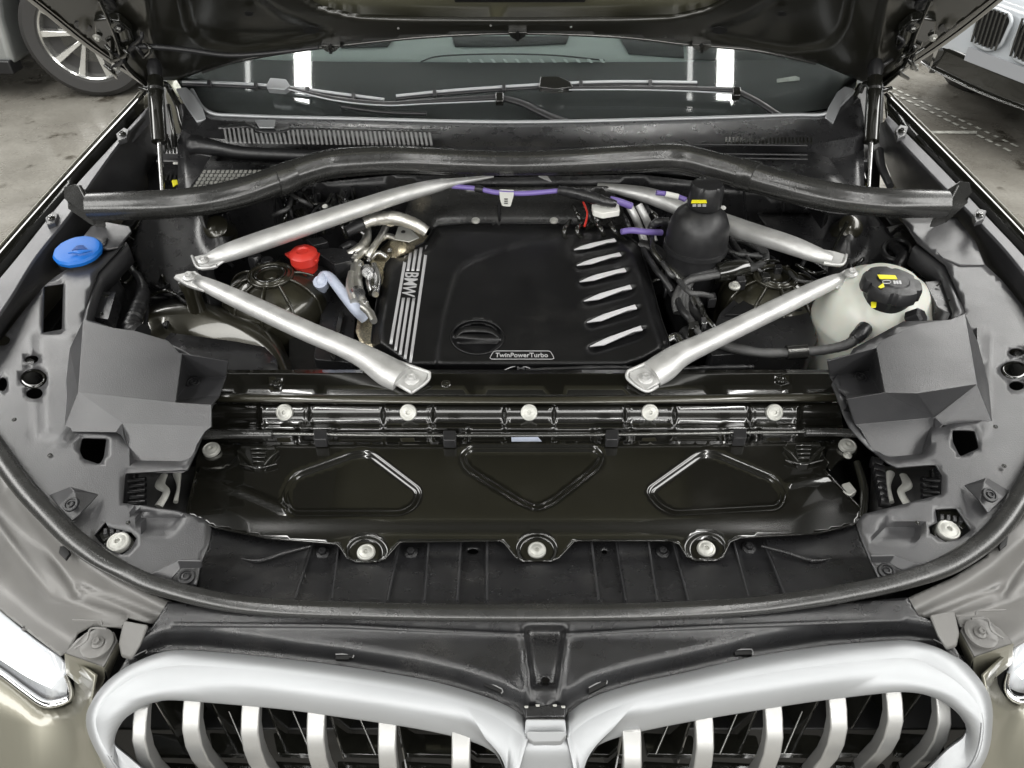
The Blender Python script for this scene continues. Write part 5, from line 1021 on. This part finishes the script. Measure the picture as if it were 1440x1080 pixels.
# ================================================================== bonnet, raised
hp = Vector((0, 1.25, 1.29)); hn = Vector((0, -math.sin(R(50)), -math.cos(R(50)))); PH = plane(hp, hn)
edgeR = [(203, 117), (215, 112), (250, 113), (285, 100), (330, 86), (400, 73), (480, 63), (600, 51), (728, 46), (870, 51), (960, 61), (1060, 70), (1147, 88), (1190, 106), (1215, 116), (1240, 117)]
inner = [(-170, -160), (38, 0)] + edgeR + [(1330, 67), (1410, 0), (1590, -160)]
inner = [(-170, -160), (55, 2), (130, 62)] + edgeR + [(1310, 62), (1392, 0), (1560, -160)]
podL = rounded([(250, -20), (262, 40), (285, 66), (340, 74), (430, 58), (470, 44), (400, 20), (360, -10)], 14)
podR = [(1452 - x, y) for x, y in podL]
ctr = rounded([(300, -170), (410, -12), (450, 12), (500, 24), (600, 27), (728, 28), (860, 27), (950, 24), (1000, 12), (1040, -12), (1150, -170)], 10)
def zh(X, Y):
    X = np.asarray(X, float); Y = np.asarray(Y, float)
    z = -.018 * ss(2, -8, sdp(X, Y, ctr)) - .010 * ss(4, -10, sdp(X, Y, podL)) - .010 * ss(4, -10, sdp(X, Y, podR))
    z = z + .006 * np.exp(-(sdl(X, Y, [(180, -60), (205, 0), (215, 60), (225, 95)]) / 7) ** 2) + .006 * np.exp(-(sdl(X, Y, [(1272, -60), (1247, 0), (1237, 60), (1227, 95)]) / 7) ** 2)
    z = z - .008 * np.exp(-(sdl(X, Y, [(120, -60), (165, 0), (200, 60)]) / 14) ** 2) - .008 * np.exp(-(sdl(X, Y, [(1332, -60), (1287, 0), (1252, 60)]) / 14) ** 2)
    for cx, cy in ((150, 12), (117, 36), (1302, 12), (1335, 36), (1396 - 400, 1400)): z = z + .005 * ss(12, 6, np.hypot(X - cx, Y - cy))
    return z
M['bonin'] = mat('bonnet_inner_paint', (.018, .0175, .013), .3, metal=.3, coat=.7, coatr=.18, var=.1, vscale=6)
bon = sheet('bonnet_inner_panel', inner, zh, M['bonin'], car, proj=PH, step=5, thick=.002, smooth=180)
sheet('bonnet_skin', [(p[0], p[1]) for p in ctr], -.012, M['hoodskin'], bon, proj=PH, step=20, thick=.001)
prism('skin_slot', [(634, -14), (640, 3), (822, 3), (832, -14)], -.0085, .002, M['void'], bon, proj=PH, bevel=0)
ol = [(-170, -160), (38, 0), (115, 62)] + [(x + (-4 if x < 700 else 4), y + 1.5) for x, y in edgeR] + [(1328, 64), (1411, 0), (1590, -160)]
for cx, cy, a_, b_ in ((437, 43, 11, 5), (1012, 43, 11, 5), (350, 20, 6, 3), (1100, 20, 6, 3)): prism('bonnet_hole', ell(cx, cy, a_, b_, 18), .0015, .002, M['void'], bon, proj=PH, bevel=0)
for cx, cy in ((803, 38), (560, 40), (690, 36)): bolt(cx, cy, .002, 1.8, M['bolt'], bon, kind='clip', proj=PH, n=hn, name='bonnet_screw')
skin = sheet('bonnet_outer_skin', ol, -.028, M['gloss'], bon, proj=PH, step=40, thick=.004)
for s_, e in ((1, [(-170, -160), (38, 0), (115, 62), (199, 118)]), (-1, [(1600, -160), (1411, 0), (1328, 64), (1244, 118)])):
    loft('bonnet_flange', [[(x, y, -.026) for x, y in e], [(x, y, .004) for x, y in e], [(x + s_ * 9, y + 1, .006) for x, y in e], [(x + s_ * 14, y + 2, 0.0) for x, y in e]], M['gloss'], bon, proj=PH, n=24, thick=.002)
# bonnet out of frame: its far (front) part
def bonpt(x, s_, off=0): d = Vector((0, -math.cos(R(50)), math.sin(R(50)))); return Vector((x, hp.y, hp.z)) + d * s_ + hn * off
rows = []
for s_, w in ((.30, 1.0), (.5, .99), (.75, .96), (1.0, .88), (1.12, .78), (1.18, .6)): rows.append((s_, w))
for nm, off, m_ in (('bonnet_inner_front', 0.0, M['bonin']), ('bonnet_skin_front', -.03, M['gloss'])):
    loft(nm, [[bonpt(w * t, s_, off - .0) for t in np.linspace(-1, 1, 24)] for s_, w in [(.2, .99)] + rows], m_, bon, n=24, raw=True, smooth=60)
loft('bonnet_skin_field', [[bonpt(.50 * w * t, s_, .004) for t in np.linspace(-1, 1, 24)] for s_, w in [(.26, .8), (.4, .9), (.7, 1.0), (.95, .9), (1.05, .7)]], M['hoodskin'], bon, n=24, raw=True, smooth=60)
tube('bonnet_edge_seal', [(x, y + 1, .0, 2.2) for x, y in edgeR[3:13]], M['dsteel'], bon, proj=PH, seg=8)
for cx, cy in ((465, 67), (728, 49), (987, 66)):
    b = prism('bonnet_buffer', rounded([(cx - 15, cy - 3), (cx + 15, cy - 3), (cx + 10, cy + 3), (cx + 4, cy + 7), (cx - 4, cy + 7), (cx - 10, cy + 3)], 4), .010, .012, M['dsteel'], bon, proj=PH, bevel=.002)
    prism('buffer_slot', [(cx - 2, cy - 4), (cx + 2, cy - 4), (cx + 2, cy + 9), (cx - 2, cy + 9)], .0135, .002, M['void'], b, proj=PH, bevel=0)
    if cx != 728: bolt(cx, cy + 1, .014, 4, M['gloss'], b, kind='clip', proj=PH, n=hn)
for s_, f in ((1, lambda x: x), (-1, lambda x: 1449 - x)):
    tube('washer_feed_hose', [(f(186), 78, .022, 4), (f(184), 69, .022, 4), (f(200), 65, .022, 4), (f(260), 70, .02, 4), (f(320), 78, .02, 3.5), (f(380), 75, .016, 3), (f(448), 67, .012, 2.5)], M['hose'], bon, proj=PH, seg=12) if s_ > 0 else None
    hb = prism('hinge_plate', [(f(132), 30), (f(150), 27), (f(168), 30), (f(184), 44), (f(190), 62), (f(176), 96), (f(160), 84), (f(150), 60), (f(134), 56)], .015, .02, M['gloss'], bon, proj=PH, bevel=.003)
    bolt(f(166), 38, .03, 9, M['dsteel'], hb, kind='hex', proj=PH, n=hn); bolt(f(137), 53, .02, 6, M['bolt'], hb, kind='hex', proj=PH, n=hn); bolt(f(163), 94, .02, 6, M['bolt'], hb, kind='hex', proj=PH, n=hn)
    for k in range(7):
        x = 140 + random.uniform(0, 70); y = 36 + random.uniform(0, 60)
        tube('hinge_link', [(f(x), y, .02, 2.6), (f(x + random.uniform(-14, 14)), y + 9, .03, 3), (f(x + random.uniform(-18, 18)), y + 18, .02, 2.5)], random.choice([M['gloss'], M['dsteel'], M['hose']]), hb, proj=PH, seg=8)
    for x, y in ((150, 5), (117, 36)): lathe('bonnet_plug', [(.016, -.003), (.016, .003), (.010, .004), (.001, .003)], PH(f(x), y, .0), hn, M['trimd'], bon)
    tube('hinge_rod', [(f(140), 0, .01, 3), (f(160), 45, .02, 3), (f(176), 90, .02, 4), (f(205), 118, .015, 4)], M['gloss'], bon, proj=PH, seg=8)
    # gas spring: cylinder above, rod below
    a = PH(f(217), 88, .02); b = P(f(229), 276, 1.03)
    pt = lambda t: a + (b - a) * t
    g = sweep('gas_spring', [(*pt(.10), .010), (*pt(.12), .0155), (*pt(.40), .0155), (*pt(.60), .0155), (*pt(.61), .009)], M['gloss'], car, seg=28)
    sweep('spring_rod', [(*pt(.60), .0055), (*pt(1.0), .0055)], M['steel'], g, seg=16)
    sweep('ball_socket', [(*pt(-.01), .012), (*pt(.04), .016), (*pt(.10), .013), (*pt(.13), .013)], M['hose'], g, seg=18)
    sweep('spring_label', [(*pt(.20), .0158), (*pt(.22), .0158)], M['rubber'], g, seg=28)
    tube('hinge_fork', [(f(196), 124, 1.17, 3), (f(210), 126, 1.17, 3.4), (f(232), 118, 1.17, 4), (f(240), 130, 1.15, 4)], M['gloss'], car, seg=8)

# ================================================================== the other cars of the hall
sc = thing('parked_car', P(60, 140, 0), 'silver grey parked car behind the raised bonnet, its spoked front wheel showing', 'car')
PS = plane((0, 4.50, 0), (0, -1, 0))
wc = PS(116, 64, 0.0); wr = .365; wc.z = wr
# side skin with a wheel arch (x, z), extruded back
def sideskin(name, poly, y0, y1, m, par, bev=.03):
    V = [Vector((x, y0, z)) for x, z in poly] + [Vector((x, y1, z)) for x, z in poly]; n = len(poly)
    F = [tuple(range(n)), tuple(range(2 * n - 1, n - 1, -1))] + [(i, (i + 1) % n, n + (i + 1) % n, n + i) for i in range(n)]
    return mk(name, V, F, m, par, smooth=30, closed=True, bevel=bev, bseg=4)
arc = [(wc.x + .44 * math.cos(a), wr + .02 + .44 * math.sin(a)) for a in [math.pi * k / 16 for k in range(17)]]
body = sideskin('body', [(wc.x + .85, .30), (wc.x + .46, .24)] + arc + [(wc.x - .46, .20), (wc.x - 2.0, .22), (wc.x - 3.6, .25), (wc.x - 3.6, .95), (wc.x - .9, 1.0), (wc.x + .3, .98), (wc.x + .8, .78), (wc.x + .9, .5)], 4.50, 6.3, M['silvercar'], sc, .04)
sideskin('arch_liner', [(wc.x + .43, .22)] + [(wc.x + .43 * math.cos(a), wr + .02 + .43 * math.sin(a)) for a in [math.pi * k / 16 for k in range(17)]] + [(wc.x - .43, .22)], 4.72, 5.6, M['void'], sc, 0)
sideskin('sill_trim', [(wc.x - .47, .16), (wc.x - .47, .24), (wc.x - 2.4, .26), (wc.x - 2.4, .18)], 4.47, 4.6, M['hose'], sc, .01)
sideskin('cabin', [(wc.x - .8, .98), (wc.x - 1.6, 1.45), (wc.x - 3.3, 1.45), (wc.x - 3.6, .96)], 4.62, 6.2, M['gloss'], sc, .03)
def wheel(c, n, r, par):
    w = lathe('wheel', [(r * .70, -.11), (r * .90, -.12), (r * .985, -.09), (r, -.05), (r, .05), (r * .985, .09), (r * .90, .115), (r * .74, .108), (r * .71, .09), (r * .70, .03)], c, n, M['tyre'], par, seg=72)
    x, y, nn = frame(n)
    lathe('brake_disc', [(r * .46, 0), (r * .46, .01), (r * .2, .012), (r * .18, .03), (.001, .03)], Vector(c) + nn * .02, n, M['dsteel'], w, seg=48)
    lathe('rim', [(r * .60, -.08), (r * .71, -.06), (r * .70, .085), (r * .725, .094), (r * .70, .10), (r * .675, .092), (r * .66, .03), (r * .60, -.07)], c, n, M['rim'], w, seg=72)
    lathe('hub', [(r * .16, .03), (r * .15, .07), (r * .10, .078), (r * .09, .072), (.001, .072)], c, n, M['rim'], w, seg=30)
    for k in range(10):
        a = math.pi * 2 * (k // 2) / 5 + (.14 if k % 2 else -.14) + .25; a2 = math.pi * 2 * (k // 2) / 5 + (.30 if k % 2 else -.30) + .25
        def pp(rad, ang, h): return Vector(c) + x * (rad * math.cos(ang)) + y * (rad * math.sin(ang)) + nn * h
        p0 = pp(r * .12, a, .072); p1 = pp(r * .69, a2, .088); t = (p1 - p0).normalized().cross(nn)
        V = []
        for p, wd in ((p0, .010), (p1, .019)):
            V += [p - t * wd, p + t * wd, p + t * wd * 1.3 - nn * .045, p - t * wd * 1.3 - nn * .045]
        mk('spoke', V, [(0, 1, 2, 3), (7, 6, 5, 4), (0, 4, 5, 1), (1, 5, 6, 2), (2, 6, 7, 3), (3, 7, 4, 0)], M['rim'], w, smooth=30, closed=True, bevel=.003)
    return w
wheel((wc.x, 4.63, wr), (.12, -1, .0), wr, sc)

wcx = P(1428, 140, 0.25)
wcar = thing('parked_car', (wcx.x + .4, wcx.y + .9, 0), 'white parked car facing the viewer with dark twin grille, at the right', 'car')
RZ = Matrix.Rotation(R(-70), 3, 'Z'); O = P(1428, 46, .58); O.z = 0
def wl3(x, y, z): return O + (RZ @ Vector((x, y, z))) * .82
def wloft(name, lines, m, par, n=30, **k): return loft(name, [[wl3(*p) for p in resamp3(cr(l, 5), n)] for l in lines], m, par, n=n, raw=True, **k)
def hw(z, w, y, c=.35): return [(-w, y + c * 1.6, z), (-w * .93, y + c * .7, z), (-w * .75, y + c * .28, z), (-w * .4, y + .03, z), (0, y, z), (w * .4, y + .03, z), (w * .75, y + c * .28, z), (w * .93, y + c * .7, z), (w, y + c * 1.6, z)]
wloft('front_body', [hw(.34, .92, .02), hw(.40, .95, -.03), hw(.52, .96, -.04), hw(.62, .96, 0), hw(.80, .95, .02), hw(.90, .93, .08), hw(.99, .90, .3), hw(1.03, .86, .7), hw(1.06, .8, 1.2)], M['whitecar'], wcar, n=50, smooth=70, thick=.01)
wloft('lower_intake', [hw(.53, .70, -.048, .3), hw(.46, .80, -.05, .3), hw(.38, .82, -.06, .3), hw(.33, .86, -.06, .3), hw(.30, .86, .02, .3)], M['gloss'], wcar, n=40, smooth=50, thick=.02)
wloft('splitter', [hw(.345, .88, -.09, .33), hw(.335, .89, -.095, .33), hw(.325, .88, -.08, .33)], M['gloss'], wcar, n=40, thick=.01)
for s_ in (-1, 1):
    cx = s_ * .16
    fr = [(cx - .13, .64), (cx - .12, .78), (cx - .02, .81), (cx + .10, .80), (cx + .13, .77), (cx + .12, .62), (cx + .04, .57), (cx - .08, .58)]
    if s_ < 0: pass
    V = [wl3(x, -.02, z) for x, z in rounded(fr, .03)]
    g = mk('kidney_grille', V, [tuple(range(len(V)))], M['void'], wcar, thick=.015, smooth=0, off=0)
    rim = [wl3(x, -.032, z) for x, z in rounded(fr, .03)]; rim.append(rim[0])
    sweep('grille_rim', [(p.x, p.y, p.z, .010) for p in rim], M['whitecar'], g, seg=8)
    for k in range(7): x = cx - .10 + k * .033; sweep('grille_bar', [(*wl3(x - .01, -.05, .81), .006), (*wl3(x + .012, -.055, .59), .006)], M['dsteel'], g, seg=8)
    hp_ = [(s_ * .45, .74), (s_ * .80, .80), (s_ * .84, .74), (s_ * .50, .66)]
    hh = mk('headlamp', [wl3(x, .02 + .3 * (abs(x) / .92) ** 3, z) for x, z in hp_], [(0, 1, 2, 3)], M['chrome'], wcar, thick=.03, smooth=0, off=0)
    hp_ = [(s_ * .50, .46), (s_ * .80, .56), (s_ * .86, .40), (s_ * .82, .28), (s_ * .52, .30)]
    mk('side_intake', [wl3(x, -.05 + .42 * (abs(x) / .92) ** 4, z) for x, z in hp_], [(0, 1, 2, 3, 4)], M['gloss'], wcar, thick=.03, smooth=0, off=0)
mk('number_panel', [wl3(-.26, -.05, .47), wl3(.26, -.05, .47), wl3(.26, -.05, .555), wl3(-.26, -.05, .555)], [(0, 1, 2, 3)], mat('grey_panel', (.30, .31, .33), .4), wcar, thick=.01, smooth=0)
mk('rear_body', [wl3(x, y, z) for z, w in ((.25, .92), (.95, .92)) for x, y in ((-w, .5), (w, .5), (w, 4.2), (-w, 4.2))] , [(0, 1, 2, 3), (4, 5, 6, 7), (0, 1, 5, 4), (1, 2, 6, 5), (2, 3, 7, 6), (3, 0, 4, 7)], M['whitecar'], wcar, closed=True, bevel=.05)
mk('cabin', [wl3(*p) for p in ((-.85, 1.3, .95), (.85, 1.3, .95), (.85, 4, .95), (-.85, 4, .95), (-.65, 2.0, 1.45), (.65, 2.0, 1.45), (.65, 3.8, 1.45), (-.65, 3.8, 1.45))], [(0, 1, 2, 3), (4, 5, 6, 7), (0, 1, 5, 4), (1, 2, 6, 5), (2, 3, 7, 6), (3, 0, 4, 7)], M['gloss'], wcar, closed=True, bevel=.05)
for s_ in (-1, 1): wheel(wl3(s_ * .86, .95, .36), RZ @ Vector((s_, 0, 0)), .36, wcar)

# floor markings: double row of dots and a short bar
fm = []; F = []
for a, b in (((1250, 128), (1440, 222)), ((1256, 124), (1446, 213))):
    A0 = P(*a, .004); B0 = P(*b, .004); L = (B0 - A0).length; n = int(L / .065); t = (B0 - A0).normalized(); s_ = Vector((-t.y, t.x, 0))
    for k in range(n):
        p = A0 + t * (k * .065); i = len(fm); l = .014 + random.uniform(0, .012)
        fm += [p - t * l - s_ * .011, p + t * l - s_ * .011, p + t * l + s_ * .011, p - t * l + s_ * .011]; F.append((i, i + 1, i + 2, i + 3))
o = mk('floor_dotted_line', fm, F, M['line'], None, smooth=0); o['kind'] = 'structure'
o = mk('floor_paint_bar', [P(1310, 184, .004), P(1374, 184, .004), P(1374, 188, .004), P(1310, 187.5, .004)], [(0, 1, 2, 3)], M['line'], None, smooth=0); o['kind'] = 'structure'

# ================================================================== more of the plumbing and wiring round the engine
rr_ = random.Random(11)
def cable(x, y, z, dx, dy, r, m, nm='bay_cable', sag=10):
    tube(nm, [(x, y, z, r), (x + dx * .33 + rr_.uniform(-4, 4), y + dy * .33 + sag * rr_.uniform(.2, 1), z + .008, r), (x + dx * .7, y + dy * .7 + sag * rr_.uniform(0, .6), z + .004, r), (x + dx, y + dy, z - .01, r)], m, car, seg=10, mod=(lambda d, i: 1 + .14 * (i % 2)) if rr_.random() < .4 else None)
for x, y, dx, dy, r, k in ((1010, 345, 62, 12, 3.4, 'braid'), (1005, 352, 54, 26, 3.0, 'gloss'), (1020, 340, 40, 40, 2.6, 'hose'), (1030, 338, 50, 26, 3.0, 'braid'), (1000, 362, 36, 30, 2.6, 'gloss'), (1046, 352, 30, 34, 2.4, 'braid'), (1060, 360, 34, 8, 2.4, 'gloss'), (955, 395, 46, 22, 4, 'braid'), (948, 410, 30, 50, 5, 'hose'), (965, 440, 28, 36, 4.5, 'braid'), (985, 430, 26, 40, 4, 'gloss'), (925, 360, 26, 30, 3.4, 'braid'), (905, 350, 40, 60, 4, 'hose'), (1120, 372, 40, 10, 2.4, 'gloss'), (1110, 382, 44, 14, 2.2, 'braid')): cable(x, y, .995 if y < 400 else .972, dx, dy, r, M[k])
for x, y, w, h, k in ((1036, 388, 12, 7, 'clutter'), (1052, 366, 10, 6, 'gloss'), (1072, 384, 10, 6, 'dsteel'), (1090, 372, 9, 5, 'clutter'), (968, 452, 14, 9, 'gloss'), (996, 412, 10, 8, 'clutter'), (945, 346, 9, 7, 'clutter'), (1018, 366, 8, 6, 'steel'), (986, 446, 7, 8, 'steel')):
    p = prism('connector', [(x, y), (x + w, y - 1), (x + w + 2, y + h), (x + 1, y + h + 1)], 1.005 if y < 400 else .985, .02, M[k], car, bevel=.0012)
for i in range(16):
    x = 404 + i * 8 + rr_.uniform(-3, 3); y = 256 + rr_.uniform(-4, 10) - i * .5; w = rr_.uniform(4, 9); h = rr_.uniform(8, 22)
    if 430 < x and y > 300: continue
    prism('relay', [(x, y), (x + w, y), (x + w, y + h), (x, y + h)], 1.035, .02, M[rr_.choice(['clutter', 'gloss', 'hose'])], car, bevel=.001)
for i in range(10):
    cable(rr_.uniform(400, 520), rr_.uniform(268, 290), 1.045, rr_.uniform(-30, 40), rr_.uniform(10, 26), rr_.uniform(1.4, 3), M[rr_.choice(['braid', 'gloss', 'hose'])])
# turbo plumbing left of the cover
for pts, k in (([(498, 366, 6), (508, 356, 6), (522, 352, 5)], 'foil'), ([(494, 384, 5), (492, 404, 6), (498, 424, 6)], 'foil'), ([(526, 372, 4), (532, 392, 5), (528, 414, 5)], 'steel'), ([(530, 340, 4), (545, 332, 4.5), (560, 338, 4)], 'foil'), ([(510, 432, 5), (520, 440, 6), (526, 452, 5)], 'foil'), ([(480, 350, 5), (494, 344, 6), (506, 348, 5)], 'clutter')):
    tube('turbo_pipe', [(a, b, .995, c_) for a, b, c_ in pts], M[k], car, seg=12, mod=lambda d, i: 1 + rr_.uniform(-.04, .04), smooth=50)
for x, y in ((519, 365), (507, 372), (527, 402), (548, 352), (500, 356), (515, 425)): bolt(x, y, 1.004, 3.6, M['steel'], car, kind='hex', name='pipe_bolt')
for x, y, r in ((516, 381, 8.5), (503, 412, 10), (549, 307, 10.5)): tube('hose_clamp', [(x - 1, y - 2, 1.0 if y > 350 else 1.037, r), (x + 1, y + 2, 1.0 if y > 350 else 1.037, r)], M['steel'], car, seg=18)
# small clips and screws on the side covers and the cross panel
for x, y in ((20, 590), (70, 640), (180, 735), (1400, 600), (1412, 655), (1290, 735)): bolt(x, y, 1.04 if y < 620 else (1.02 if y < 660 else 1.008), 3.2, M['gloss'], car, kind='clip', name='trim_screw')
